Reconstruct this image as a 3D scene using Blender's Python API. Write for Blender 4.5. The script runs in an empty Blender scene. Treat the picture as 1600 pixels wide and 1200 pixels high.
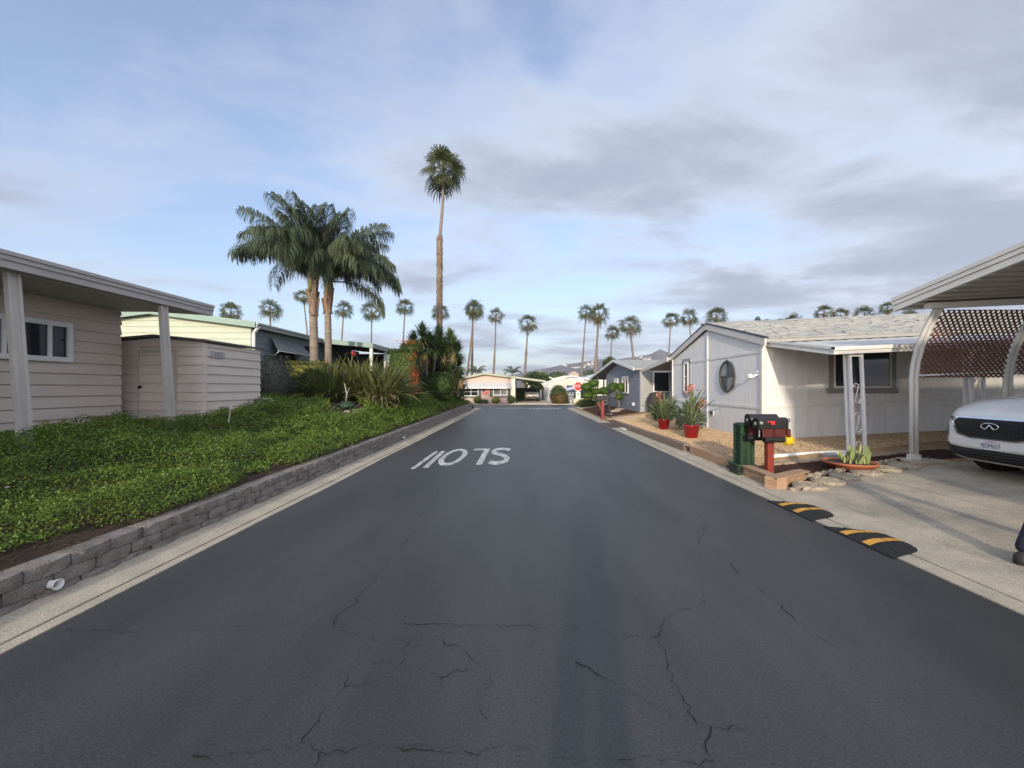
import bpy, bmesh, math, random
import numpy as np
from mathutils import Vector, Matrix, Euler, Quaternion
random.seed(7); RNG = np.random.default_rng(11)
R = math.radians
S = bpy.context.scene
COL = S.collection

# ---------------------------------------------------------------- camera
cam = bpy.data.objects.new('camera', bpy.data.cameras.new('camera'))
COL.objects.link(cam)
cam.data.sensor_width = 36.0
cam.data.lens = 620.0 / 1600.0 * 36.0
cam.data.shift_x = -15.0 / 1600.0
cam.data.shift_y = 6.0 / 1600.0
cam.data.clip_end = 6000.0
cam.location = (0, 0, 1.6)
cam.rotation_euler = (R(90), 0, 0)
S.camera = cam

# ---------------------------------------------------------------- light
SUN_EL, SUN_AZ = R(15.0), R(-171.0)          # sun low behind the camera, a little to the left
sx, sy, sz = math.sin(SUN_AZ) * math.cos(SUN_EL), math.cos(SUN_AZ) * math.cos(SUN_EL), math.sin(SUN_EL)
W = bpy.data.worlds.new('World'); S.world = W; W.use_nodes = True
nt = W.node_tree; nt.nodes.clear()
def N(t, **k):
    n = nt.nodes.new(t)
    for a, b in k.items(): setattr(n, a, b)
    return n
L = lambda a, b: nt.links.new(a, b)
def mth(op, a, b=None, c=None):
    n = N('ShaderNodeMath', operation=op)
    for i, x in enumerate((a, b, c)):
        if x is None: continue
        if isinstance(x, (int, float)): n.inputs[i].default_value = x
        else: L(x, n.inputs[i])
    return n.outputs[0]
sky = N('ShaderNodeTexSky', sky_type='NISHITA', sun_disc=False, sun_elevation=SUN_EL, sun_rotation=R(189.0))
sky.air_density = 1.0; sky.dust_density = 1.5; sky.ozone_density = 1.5
tc = N('ShaderNodeTexCoord'); sep = N('ShaderNodeSeparateXYZ'); L(tc.outputs['Generated'], sep.inputs[0])
zz = mth('ADD', mth('MAXIMUM', sep.outputs[2], 0.0), 0.11)
comb = N('ShaderNodeCombineXYZ')
px_ = mth('DIVIDE', sep.outputs[0], zz); py_ = mth('DIVIDE', sep.outputs[1], zz)
L(px_, comb.inputs[0]); L(py_, comb.inputs[1])
mp = N('ShaderNodeMapping'); mp.inputs['Rotation'].default_value = (0, 0, R(-32)); mp.inputs['Scale'].default_value = (0.80, 1.20, 1)
mp.inputs['Location'].default_value = (5.3, 2.2, 0)
L(comb.outputs[0], mp.inputs[0])
n1 = N('ShaderNodeTexNoise'); n1.inputs['Scale'].default_value = 0.75; n1.inputs['Detail'].default_value = 9; n1.inputs['Roughness'].default_value = 0.55
n1.inputs['Distortion'].default_value = 0.25
L(mp.outputs[0], n1.inputs['Vector'])
n2 = N('ShaderNodeTexNoise'); n2.inputs['Scale'].default_value = 1.45; n2.inputs['Detail'].default_value = 12; n2.inputs['Roughness'].default_value = 0.62
n2.inputs['Distortion'].default_value = 0.3
L(mp.outputs[0], n2.inputs['Vector'])
# cloud cover is denser to the right (east) of the view than to the left, thin everywhere
cov = mth('ADD', mth('MULTIPLY', n1.outputs[0], 0.58), mth('MULTIPLY', n2.outputs[0], 0.42))
cov = mth('ADD', cov, mth('MULTIPLY', sep.outputs[0], 0.13))
mr = N('ShaderNodeMapRange', interpolation_type='SMOOTHSTEP'); L(cov, mr.inputs[0])
mr.inputs[1].default_value = 0.35; mr.inputs[2].default_value = 0.60; mr.inputs[3].default_value = 0.12; mr.inputs[4].default_value = 0.93
# tone of the cloud: thin parts bright, thick parts grey-blue
mr2 = N('ShaderNodeMapRange', interpolation_type='SMOOTHSTEP')
tone = mth('ADD', mth('MULTIPLY', n2.outputs[0], 0.7), mth('MULTIPLY', n1.outputs[0], 0.5))
tone = mth('ADD', tone, mth('MULTIPLY', sep.outputs[0], 0.10))
L(tone, mr2.inputs[0]); mr2.inputs[1].default_value = 0.50; mr2.inputs[2].default_value = 0.76
cr = N('ShaderNodeMix', data_type='RGBA'); L(mr2.outputs[0], cr.inputs[0])
CLOUD = 0.92
cr.inputs[6].default_value = (3.75*CLOUD, 4.0*CLOUD, 4.5*CLOUD, 1); cr.inputs[7].default_value = (1.95*CLOUD, 2.15*CLOUD, 2.7*CLOUD, 1)
mx = N('ShaderNodeMix', data_type='RGBA'); L(mr.outputs[0], mx.inputs[0])
gain = N('ShaderNodeMix', data_type='RGBA', blend_type='MULTIPLY'); gain.inputs[0].default_value = 1.0
L(sky.outputs[0], gain.inputs[6]); gain.inputs[7].default_value = (0.99, 0.98, 1.06, 1)
L(gain.outputs[2], mx.inputs[6]); 
# clouds near the sun glow more (forward scattering)
dp = N('ShaderNodeVectorMath', operation='DOT_PRODUCT'); L(tc.outputs['Generated'], dp.inputs[0]); dp.inputs[1].default_value = (sx, sy, sz)
ph = mth('ADD', mth('MULTIPLY', mth('POWER', mth('MAXIMUM', dp.outputs['Value'], 0.0), 2.0), 2.4), 1.0)
cl = N('ShaderNodeVectorMath', operation='SCALE'); L(cr.outputs[2], cl.inputs[0]); L(ph, cl.inputs['Scale']); L(cl.outputs[0], mx.inputs[7])
bg = N('ShaderNodeBackground'); bg.inputs['Strength'].default_value = 0.130
L(mx.outputs[2], bg.inputs['Color']); wo = N('ShaderNodeOutputWorld'); L(bg.outputs[0], wo.inputs['Surface'])

sl = bpy.data.lights.new('sun', 'SUN'); sl.energy = 2.1; sl.angle = R(1.8); sl.color = (1.0, 0.87, 0.68)
sun = bpy.data.objects.new('sun', sl); COL.objects.link(sun); sun.location = (-8, -40, 20)
sun.rotation_euler = Vector((sx, sy, sz)).to_track_quat('Z', 'Y').to_euler()
S.view_settings.view_transform = 'Standard'; S.view_settings.look = 'None'
S.view_settings.gamma = 1.0; S.view_settings.use_curve_mapping = False
S.view_settings.exposure = 1.0
S.cycles.use_denoising = True
S.cycles.max_bounces = 6

# ---------------------------------------------------------------- helpers
BASE = {}
MATS = {}
def M(name, col, rough=0.75, var=0.12, vs=2.5, bump=0.0, bs=40.0, col2=None, metal=0.0, spec=0.4, island=0.0, trans=0.0, obj=0.0, streak=None, vs2=None, coat=0.0):
    """principled material, position-driven noise for tone, fine bump; island = variation per loose piece"""
    if name in MATS: return MATS[name]
    m = bpy.data.materials.new(name); m.use_nodes = True; t = m.node_tree; nd = t.nodes; lk = t.links.new
    b = nd['Principled BSDF']; b.inputs['Roughness'].default_value = rough; b.inputs['Metallic'].default_value = metal
    b.inputs['Specular IOR Level'].default_value = spec; b.inputs['Coat Weight'].default_value = coat
    col2 = col2 or tuple(min(1, c * 0.72) for c in col)
    g = nd.new('ShaderNodeNewGeometry')
    pos = g.outputs['Position']
    if streak:
        mp = nd.new('ShaderNodeMapping'); mp.inputs['Scale'].default_value = streak; lk(pos, mp.inputs[0]); pos = mp.outputs[0]
    a = nd.new('ShaderNodeTexNoise'); a.inputs['Scale'].default_value = vs; a.inputs['Detail'].default_value = 6; a.inputs['Roughness'].default_value = 0.62
    lk(pos, a.inputs['Vector'])
    r = nd.new('ShaderNodeMapRange'); r.inputs[1].default_value = 0.34; r.inputs[2].default_value = 0.68; lk(a.outputs[0], r.inputs[0])
    fac = r.outputs[0]
    def mm(op, x, y):
        n = nd.new('ShaderNodeMath'); n.operation = op
        for i, q in enumerate((x, y)):
            if isinstance(q, (int, float)): n.inputs[i].default_value = q
            else: lk(q, n.inputs[i])
        return n.outputs[0]
    if island:
        fac = mm('ADD', mm('MULTIPLY', fac, 1 - island), mm('MULTIPLY', g.outputs['Random Per Island'], island))
    if obj:
        oi = nd.new('ShaderNodeObjectInfo')
        fac = mm('ADD', mm('MULTIPLY', fac, 1 - obj), mm('MULTIPLY', oi.outputs['Random'], obj))
    if var < 1 and not island and not obj: fac = mm('MULTIPLY', fac, min(1.0, var * 3))
    x = nd.new('ShaderNodeMix'); x.data_type = 'RGBA'; lk(fac, x.inputs[0])
    x.inputs[6].default_value = (*col, 1); x.inputs[7].default_value = (*col2, 1)
    out = x.outputs[2]
    if vs2:
        f = nd.new('ShaderNodeTexNoise'); f.inputs['Scale'].default_value = vs2; f.inputs['Detail'].default_value = 3; lk(g.outputs['Position'], f.inputs['Vector'])
        fr = nd.new('ShaderNodeMapRange'); fr.inputs[1].default_value = 0.3; fr.inputs[2].default_value = 0.7; fr.inputs[3].default_value = 0.62; fr.inputs[4].default_value = 1.3
        lk(f.outputs[0], fr.inputs[0])
        y = nd.new('ShaderNodeMix'); y.data_type = 'RGBA'; y.blend_type = 'MULTIPLY'; y.inputs[0].default_value = 1; lk(out, y.inputs[6]); lk(fr.outputs[0], y.inputs[7]); out = y.outputs[2]
    lk(out, b.inputs['Base Color'])
    if bump:
        c = nd.new('ShaderNodeTexNoise'); c.inputs['Scale'].default_value = bs; c.inputs['Detail'].default_value = 4; lk(g.outputs['Position'], c.inputs['Vector'])
        u = nd.new('ShaderNodeBump'); u.inputs['Strength'].default_value = bump; u.inputs['Distance'].default_value = 0.02
        lk(c.outputs[0], u.inputs['Height']); lk(u.outputs[0], b.inputs['Normal'])
    if trans:
        o = nd['Material Output']; tr = nd.new('ShaderNodeBsdfTranslucent'); lk(out, tr.inputs['Color'])
        ms = nd.new('ShaderNodeMixShader'); ms.inputs[0].default_value = trans
        lk(b.outputs[0], ms.inputs[1]); lk(tr.outputs[0], ms.inputs[2]); lk(ms.outputs[0], o.inputs['Surface'])
    MATS[name] = m; return m

class MB:
    """collects shapes, then links them as ONE mesh object"""
    def __init__(s, xf=None): s.v = []; s.f = []; s.xf = xf
    def add(s, v, f):
        o = len(s.v); s.v += [tuple(p) for p in v]; s.f += [tuple(i + o for i in q) for q in f]; return s
    def box(s, x0, x1, y0, y1, z0, z1):
        return s.add([(x0,y0,z0),(x1,y0,z0),(x1,y1,z0),(x0,y1,z0),(x0,y0,z1),(x1,y0,z1),(x1,y1,z1),(x0,y1,z1)],
                     [(0,3,2,1),(4,5,6,7),(0,1,5,4),(1,2,6,5),(2,3,7,6),(3,0,4,7)])
    def beam(s, p0, p1, w, h, up=(0,0,1)):
        p0, p1 = Vector(p0), Vector(p1); d = (p1 - p0).normalized(); u = Vector(up)
        if abs(d.dot(u)) > .95: u = Vector((0,1,0)) if abs(d.y) < .9 else Vector((1,0,0))
        a = d.cross(u).normalized() * w / 2; b = a.cross(d).normalized() * h / 2
        vs = [p + q for p in (p0, p1) for q in (-a-b, a-b, a+b, -a+b)]
        return s.add(vs, [(0,1,2,3),(7,6,5,4),(0,4,5,1),(1,5,6,2),(2,6,7,3),(3,7,4,0)])
    def ext(s, poly, vec):
        n = len(poly); vec = Vector(vec); poly = [Vector(p) for p in poly]
        nrm = Vector((0,0,0))
        for i in range(n): nrm += poly[i].cross(poly[(i+1) % n])
        if nrm.dot(vec) > 0: poly = poly[::-1]
        return s.add(poly + [p + vec for p in poly],
                     [tuple(range(n)), tuple(range(2*n-1, n-1, -1))] + [(i, n+i, n+(i+1) % n, (i+1) % n) for i in range(n)])
    def tube(s, pts, r, n=8, cap=True):
        pts = [Vector(p) for p in pts]; rs = r if isinstance(r, (list, tuple)) else [r] * len(pts)
        V = []; F = []; prev = None
        for i, p in enumerate(pts):
            d = (pts[min(i+1, len(pts)-1)] - pts[max(i-1, 0)]).normalized()
            if prev is None:
                a = d.cross(Vector((0,0,1)) if abs(d.z) < .9 else Vector((1,0,0))).normalized()
            else: a = (prev - d * prev.dot(d)).normalized()
            prev = a; b = d.cross(a)
            for k in range(n):
                t = 2*math.pi*k/n; V.append(p + (a*math.cos(t) + b*math.sin(t)) * rs[i])
        for i in range(len(pts)-1):
            for k in range(n):
                F.append((i*n+k, i*n+(k+1) % n, (i+1)*n+(k+1) % n, (i+1)*n+k))
        if cap: F += [tuple(range(n-1, -1, -1)), tuple(range((len(pts)-1)*n, len(pts)*n))]
        return s.add(V, F)
    def lathe(s, prof, c, n=20, a0=0.0):
        V = []; F = []; c = Vector(c)
        for (r, z) in prof:
            for k in range(n):
                t = a0 + 2*math.pi*k/n; V.append((c.x + r*math.cos(t), c.y + r*math.sin(t), c.z + z))
        for i in range(len(prof)-1):
            for k in range(n): F.append((i*n+k, i*n+(k+1) % n, (i+1)*n+(k+1) % n, (i+1)*n+k))
        if prof[0][0] > 1e-4: F.append(tuple(range(n-1, -1, -1)))
        if prof[-1][0] > 1e-4: F.append(tuple(range((len(prof)-1)*n, len(prof)*n)))
        return s.add(V, F)
    def ball(s, c, rx, ry, rz, nu=10, nv=7, jit=0.0):
        V = []; F = []
        for i in range(nv+1):
            th = math.pi*i/nv
            for k in range(nu):
                ph = 2*math.pi*k/nu; q = 1 + random.uniform(-jit, jit)
                V.append((c[0]+rx*q*math.sin(th)*math.cos(ph), c[1]+ry*q*math.sin(th)*math.sin(ph), c[2]-rz*q*math.cos(th)))
        for i in range(nv):
            for k in range(nu): F.append((i*nu+k, i*nu+(k+1) % nu, (i+1)*nu+(k+1) % nu, (i+1)*nu+k))
        return s.add(V, F)
    def mesh(s, name='m'):
        me = bpy.data.meshes.new(name)
        v = [s.xf(*p) for p in s.v] if s.xf else s.v
        me.from_pydata(v, [], s.f); me.update(); return me
    def obj(s, name, mat, parent=None, smooth=False, bevel=0.0, **kw):
        return link(name, s.mesh(name), mat, parent, smooth, bevel, **kw)

def tag(o, label=None, cat=None, group=None, kind=None):
    if label: o['label'] = label
    if cat: o['category'] = cat
    if group: o['group'] = group
    if kind: o['kind'] = kind
    return o
def link(name, me, mat, parent=None, smooth=False, bevel=0.0, base=None, **kw):
    if base is None:
        if parent is not None: base = BASE[parent.name]
        else:
            n = len(me.vertices); c = np.empty(n*3, np.float32); me.vertices.foreach_get('co', c); c = c.reshape(-1, 3)
            lo, hi = c.min(0), c.max(0); base = Vector(((lo[0]+hi[0])/2, (lo[1]+hi[1])/2, lo[2]))
    base = Vector(base)
    if base.length: me.transform(Matrix.Translation(-base))
    if mat is not None: me.materials.append(mat)
    o = bpy.data.objects.new(name, me); COL.objects.link(o)
    if smooth: me.polygons.foreach_set('use_smooth', [True]*len(me.polygons))
    if parent is not None: o.parent = parent
    else: o.location = base
    BASE[o.name] = base
    if bevel:
        b = o.modifiers.new('bevel', 'BEVEL'); b.width = bevel; b.segments = 1; b.limit_method = 'ANGLE'; b.angle_limit = R(40)
    tag(o, **kw); return o
def thing(name, label, cat, loc=(0,0,0), group=None, rz=0.0, local=False):
    """an Empty at the thing's base; children are given in world coordinates (or local ones when local=True)"""
    o = bpy.data.objects.new(name, None); COL.objects.link(o); o.empty_display_size = .2
    o.location = loc; o.rotation_euler = (0, 0, rz); BASE[o.name] = Vector((0,0,0)) if local else Vector(loc)
    return tag(o, label, cat, group)
def dup(root, label=None, loc=None, rz=None, scale=None):
    def cp(o, par):
        c = o.copy(); COL.objects.link(c); c.parent = par; BASE[c.name] = BASE[o.name]
        for ch in [q for q in COL.objects if q.parent is o]: cp(ch, c)
        return c
    c = cp(root, None)
    if label: c['label'] = label
    if loc is not None: c.location = loc
    if rz is not None: c.rotation_euler[2] = rz
    if scale is not None: c.scale = scale if isinstance(scale, (tuple, list)) else (scale,)*3
    return c
def npmesh(name, V, F):
    """V (n,3) array, F (m,k) array of one polygon size"""
    me = bpy.data.meshes.new(name); V = np.asarray(V, np.float32); F = np.asarray(F, np.int32)
    me.vertices.add(len(V)); me.vertices.foreach_set('co', V.ravel())
    k = F.shape[1]; me.loops.add(F.size); me.loops.foreach_set('vertex_index', F.ravel())
    me.polygons.add(len(F)); me.polygons.foreach_set('loop_start', np.arange(len(F), dtype=np.int32)*k)
    me.update(calc_edges=True); me.validate(); return me
_H = RNG.random((64, 64)).astype(np.float32)
def vnoise(x, y, sc=1.0):
    x = np.asarray(x, float)*sc + 100; y = np.asarray(y, float)*sc + 100
    xi = np.floor(x).astype(int); yi = np.floor(y).astype(int); fx = x-xi; fy = y-yi; fx = fx*fx*(3-2*fx); fy = fy*fy*(3-2*fy)
    h = lambda a, b: _H[a % 64, b % 64]
    return (h(xi,yi)*(1-fx)+h(xi+1,yi)*fx)*(1-fy) + (h(xi,yi+1)*(1-fx)+h(xi+1,yi+1)*fx)*fy
def at(px, py, Y): return Vector(((px-815)*Y/620, Y, 1.6-(py-606)*Y/620))
def text_mesh(txt, size, ext=0.0, align='CENTER'):
    c = bpy.data.curves.new('t', 'FONT'); c.body = txt; c.size = size; c.extrude = ext; c.align_x = align; c.align_y = 'CENTER'; c.resolution_u = 3
    o = bpy.data.objects.new('t', c); COL.objects.link(o)
    dg = bpy.context.evaluated_depsgraph_get(); me = bpy.data.meshes.new_from_object(o.evaluated_get(dg))
    bpy.data.objects.remove(o); bpy.data.curves.remove(c); return me
def text_obj(name, txt, size, mat, parent, origin, xdir, up, ext=0.002, sx=1.0, base=None):
    me = text_mesh(txt, size, ext); x = Vector(xdir).normalized(); u = Vector(up).normalized(); n = x.cross(u)
    m = Matrix(((x.x*sx,u.x,n.x,origin[0]),(x.y*sx,u.y,n.y,origin[1]),(x.z*sx,u.z,n.z,origin[2]),(0,0,0,1)))
    me.transform(m); me.materials.clear(); return link(name, me, mat, parent, base=base)
def interp(x, xs, ys): return np.interp(x, xs, ys)
def instance(name, me, parent, M4, mat=None):
    """a part that shares mesh data; M4 in the parent's frame"""
    o = bpy.data.objects.new(name, me); COL.objects.link(o); o.parent = parent; o.matrix_local = M4; BASE[o.name] = Vector((0,0,0)); return o

# ---------------------------------------------------------------- materials
asphalt = M('asphalt', (0.063,0.0625,0.061), 0.50, col2=(0.037,0.037,0.0365), streak=(1.7,.35,1), var=.33, vs=.75, bump=.25, bs=150, vs2=75, spec=.5)
concrete = M('concrete', (0.52,0.45,0.345), .9, col2=(0.36,0.315,0.245), var=.33, vs=2.2, bump=.3, bs=90, vs2=110)
slabm = M('driveway_concrete', (0.53,0.45,0.335), .88, col2=(0.25,0.225,0.185), var=.30, vs=1.1, bump=.35, bs=70, vs2=85)
dark_joint = M('joint', (0.06,0.05,0.04), .95)
paint = M('road_paint', (0.72,0.72,0.70), .75, col2=(0.16,0.16,0.165), var=.32, vs=8, bump=.2, bs=90, vs2=45)
blockm = M('split_block', (0.315,0.28,0.25), .95, col2=(0.165,0.145,0.13), vs=7, bump=.7, bs=75, obj=.35, vs2=120)
tan_block = M('tan_block', (0.46,0.30,0.19), .92, col2=(0.34,0.215,0.135), vs=6, bump=.5, bs=80, obj=.4, vs2=100)
soil = M('soil', (0.075,0.048,0.032), .98, col2=(0.035,0.024,0.017), var=.33, vs=6, bump=.9, bs=45, vs2=60)
ground_m = M('far_ground', (0.17,0.155,0.11), .95, col2=(0.09,0.095,0.06), var=.33, vs=.05, vs2=.6)
gravelm = M('gravel_stone', (0.66,0.49,0.30), .9, col2=(0.42,0.275,0.15), vs=8, island=.8)
gravel_base = M('gravel_base', (0.36,0.25,0.14), .95, vs2=70, bump=.6, bs=60)
mulchm = M('mulch_chip', (0.095,0.040,0.027), .95, col2=(0.035,0.016,0.012), vs=8, island=.8)
mulch_base = M('mulch_base', (0.045,0.022,0.016), .98, bump=.8, bs=50, vs2=60)
tan_siding = M('tan_siding', (0.68,0.585,0.515), .6, col2=(0.60,0.515,0.45), var=.33, vs=1.5, bump=.08, bs=60, streak=(1,.4,2))
beige_metal = M('beige_metal', (0.56,0.515,0.47), .5, col2=(0.45,0.415,0.38), var=.3, vs=3, streak=(1,1,.3))
fascia_m = M('fascia_taupe', (0.48,0.445,0.425), .5, var=.15)
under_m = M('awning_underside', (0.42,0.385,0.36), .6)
white_m = M('white_paint', (0.76,0.75,0.72), .5, col2=(0.62,0.61,0.58), var=.28, vs=4)
white_trim = M('white_vinyl', (0.80,0.80,0.79), .35, var=.06)
glass = M('dark_glass', (0.018,0.022,0.028), .05, var=.02, spec=.45)
dark_m = M('dark_metal', (0.025,0.024,0.024), .45, var=.2)
black_pl = M('black_plastic', (0.020,0.020,0.021), .42, var=.2, bump=.05)
cream_sid = M('cream_siding', (0.50,0.545,0.43), .65, col2=(0.44,0.48,0.375), var=.2, vs=1.5)
mint = M('mint_trim', (0.27,0.37,0.315), .55, col2=(0.21,0.30,0.26), var=.25)
teal_sid = M('blue_grey_siding', (0.215,0.265,0.285), .65, col2=(0.17,0.215,0.235), var=.25, vs=1.5)
teal_dark = M('dark_teal', (0.045,0.075,0.080), .6)
grey_sid = M('grey_siding', (0.255,0.27,0.305), .68, col2=(0.205,0.22,0.25), var=.25, vs=2)
white_sid = M('white_siding', (0.80,0.795,0.775), .65, col2=(0.71,0.70,0.685), var=.33, vs=5, streak=(1.2,1.2,.35), bump=.12, bs=60)
taupe = M('taupe_trim', (0.30,0.28,0.26), .6)
shingle_m = M('shingle', (0.42,0.415,0.385), .95, col2=(0.28,0.275,0.25), vs=4, island=.7, bump=.4, bs=90)
lattice_m = M('brown_lattice', (0.16,0.066,0.044), .7, var=.15)
red_paint = M('red_paint', (0.27,0.040,0.026), .65, col2=(0.17,0.026,0.018), var=.3, vs=8)
red_glaze = M('red_glaze', (0.26,0.010,0.014), .12, var=.1, coat=.6)
green_pl = M('green_plastic', (0.012,0.038,0.022), .5, col2=(0.026,0.062,0.026), var=.33, vs=6)
yellow_pl = M('yellow_plastic', (0.80,0.58,0.02), .4, var=.1)
terracotta = M('terracotta', (0.45,0.15,0.075), .85, var=.3, vs=9, bump=.2, bs=60)
stone_m = M('cast_stone', (0.44,0.37,0.28), .95, col2=(0.26,0.215,0.165), vs=14, var=.33, bump=.8, bs=55, vs2=50)
tread = M('rubber', (0.016,0.016,0.017), .75, var=.3, bump=.2, bs=120)
yellow_tape = M('yellow_reflector', (0.72,0.36,0.045), .55, col2=(0.50,0.25,0.04), var=.3, vs=12)
trunk_ringed = M('ringed_trunk', (0.30,0.255,0.21), .92, col2=(0.15,0.115,0.09), var=.33, vs=5, streak=(.6,.6,9), bump=.5, bs=30)
trunk_top = M('husk_trunk', (0.31,0.215,0.155), .92, col2=(0.10,0.07,0.055), var=.33, vs=6, streak=(1.5,1.5,.7), bump=.5, bs=25)
trunk_fan = M('fan_palm_trunk', (0.24,0.195,0.155), .95, col2=(0.12,0.095,0.078), var=.33, vs=4, streak=(1,1,5), bump=.5, bs=20)
boot_m = M('palm_boot', (0.36,0.27,0.18), .95, col2=(0.14,0.10,0.07), vs=4, island=.7)
leaf_fan = M('fan_leaf', (0.135,0.145,0.05), .6, col2=(0.05,0.068,0.024), vs=2, island=.45, trans=.25)
leaf_dead = M('dead_leaf', (0.36,0.235,0.11), .85, col2=(0.19,0.12,0.055), vs=2, island=.5, trans=.15)
leaf_queen = M('queen_leaf', (0.145,0.18,0.095), .5, col2=(0.046,0.070,0.038), vs=1.4, island=.4, trans=.25)
rachis_m = M('rachis', (0.20,0.20,0.085), .6)
cover_m = M('ground_cover_leaf', (0.25,0.345,0.05), .5, col2=(0.046,0.105,0.016), vs=1.3, island=.45, trans=.25, vs2=1.3)
twig_m = M('twig', (0.11,0.062,0.036), .95, col2=(0.05,0.03,0.02), vs=5, island=.6)
flax_m = M('flax_leaf', (0.29,0.29,0.10), .5, col2=(0.06,0.085,0.03), vs=2, island=.7, trans=.2)
yucca_m = M('yucca_leaf', (0.10,0.155,0.05), .45, col2=(0.035,0.065,0.022), vs=2, island=.5, trans=.15)
bush_m = M('bush_leaf', (0.10,0.15,0.035), .6, col2=(0.035,0.06,0.016), vs=2, island=.6, trans=.2)
hedge_yel = M('golden_leaf', (0.25,0.24,0.05), .6, col2=(0.09,0.12,0.025), vs=2, island=.6, trans=.2)
lav_m = M('grey_leaf', (0.105,0.115,0.085), .7, col2=(0.045,0.05,0.042), vs=2, island=.6, trans=.15)
topi_m = M('topiary_leaf', (0.115,0.20,0.028), .6, col2=(0.045,0.095,0.014), vs=4, island=.6, trans=.2)
bronze_m = M('bronze_leaf', (0.20,0.145,0.035), .6, col2=(0.10,0.075,0.02), vs=2, island=.6, trans=.2)
red_fl = M('red_bract', (0.62,0.085,0.035), .6, col2=(0.36,0.06,0.03), vs=2, island=.6, trans=.25)
orange_fl = M('orange_bract', (0.72,0.25,0.06), .6, col2=(0.5,0.12,0.03), vs=2, island=.6, trans=.25)
pot_leaf = M('strap_leaf', (0.23,0.27,0.13), .5, col2=(0.085,0.125,0.055), vs=3, island=.6, trans=.2)
bark = M('bark', (0.20,0.165,0.135), .95, col2=(0.10,0.08,0.065), var=.33, vs=9, bump=.5, bs=40)
rock_m = M('pale_rock', (0.62,0.60,0.57), .9, var=.2, bump=.4, bs=20)
denim = M('denim', (0.018,0.020,0.035), .9, bump=.2, bs=200)
jacket = M('blue_cloth', (0.035,0.085,0.16), .9, bump=.2, bs=120)
skin_m = M('skin', (0.50,0.30,0.22), .55)
hair_m = M('hair', (0.03,0.02,0.015), .7)
shoe_m = M('shoe', (0.03,0.025,0.025), .6)

# a darker strip along the right edge of the asphalt, nearest the driveway
def dark_strip(m):
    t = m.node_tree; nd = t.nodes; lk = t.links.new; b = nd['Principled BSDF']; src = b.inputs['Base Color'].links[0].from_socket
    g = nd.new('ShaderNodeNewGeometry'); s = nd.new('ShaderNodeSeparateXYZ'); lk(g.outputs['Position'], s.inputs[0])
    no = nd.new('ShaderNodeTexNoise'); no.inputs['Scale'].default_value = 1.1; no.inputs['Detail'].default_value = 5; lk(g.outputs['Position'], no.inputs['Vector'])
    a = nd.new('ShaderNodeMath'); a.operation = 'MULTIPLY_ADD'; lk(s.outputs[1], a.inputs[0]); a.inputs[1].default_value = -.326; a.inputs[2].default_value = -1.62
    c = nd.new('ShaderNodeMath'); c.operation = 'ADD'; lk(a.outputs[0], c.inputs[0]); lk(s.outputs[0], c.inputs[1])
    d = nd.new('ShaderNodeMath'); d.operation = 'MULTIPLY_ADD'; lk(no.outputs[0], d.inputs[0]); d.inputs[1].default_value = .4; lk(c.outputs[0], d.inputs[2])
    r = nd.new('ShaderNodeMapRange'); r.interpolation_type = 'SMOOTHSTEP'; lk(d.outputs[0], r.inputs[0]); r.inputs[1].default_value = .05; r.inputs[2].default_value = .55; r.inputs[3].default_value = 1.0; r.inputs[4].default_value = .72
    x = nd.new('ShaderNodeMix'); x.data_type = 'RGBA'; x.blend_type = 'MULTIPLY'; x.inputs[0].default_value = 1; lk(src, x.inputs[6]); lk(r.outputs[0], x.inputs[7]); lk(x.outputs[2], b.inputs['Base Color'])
dark_strip(asphalt)
# ================================================================ setting
def rot_leaf(P, D, ln, wd, fold=0.25, rng=RNG):
    """leaf-sized folded diamonds: P base points, D directions"""
    n = len(P); P = np.asarray(P, float); D = np.asarray(D, float); D = D/np.linalg.norm(D, axis=1)[:, None]
    up = np.tile((0, 0, 1.0), (n, 1)) + rng.normal(0, .35, (n, 3))
    Sd = np.cross(D, up); Sd /= np.linalg.norm(Sd, axis=1)[:, None] + 1e-6; Un = np.cross(Sd, D)
    ln = np.broadcast_to(ln, (n,))[:, None]; wd = np.broadcast_to(wd, (n,))[:, None]
    A = P; T = P + D*ln; m = P + D*ln*.5; Lf = m + Sd*wd*.5 + Un*wd*fold; Rt = m - Sd*wd*.5 + Un*wd*fold
    V = np.stack([A, Rt, T, Lf], 1).reshape(-1, 3); b = np.arange(n)[:, None]*4
    F = np.concatenate([b + np.array([[0, 1, 2]]), b + np.array([[0, 2, 3]])], 1).reshape(-1, 3)
    return V, F
def rdir(n, e0, e1, rng=RNG):
    a = rng.uniform(0, 2*np.pi, n); e = np.radians(rng.uniform(e0, e1, n))
    return np.stack([np.cos(a)*np.cos(e), np.sin(a)*np.cos(e), np.sin(e)], 1)

ground = MB(); ground.add([(-2600,-400,-.35),(2600,-400,-.35),(2600,2400,-.35),(-2600,2400,-.35)], [(0,1,2,3)])
ground.obj('ground', ground_m, kind='structure', base=(0,0,0))
rd = MB(); rd.add([(-3.12,-40,0),(3.54,-40,0),(3.54,31,0),(-3.12,31,0)], [(0,1,2,3)])
rd.add([(-3.12,31,0),(3.54,31,0),(9,33,-.02),(-9,33,-.02)], [(0,1,2,3)])
rd.add([(-70,33,-.02),(70,33,-.02),(70,39.2,-.06),(-70,39.2,-.06)], [(0,1,2,3)])
road = rd.obj('road', asphalt, kind='structure', base=(0,0,0))
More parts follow.
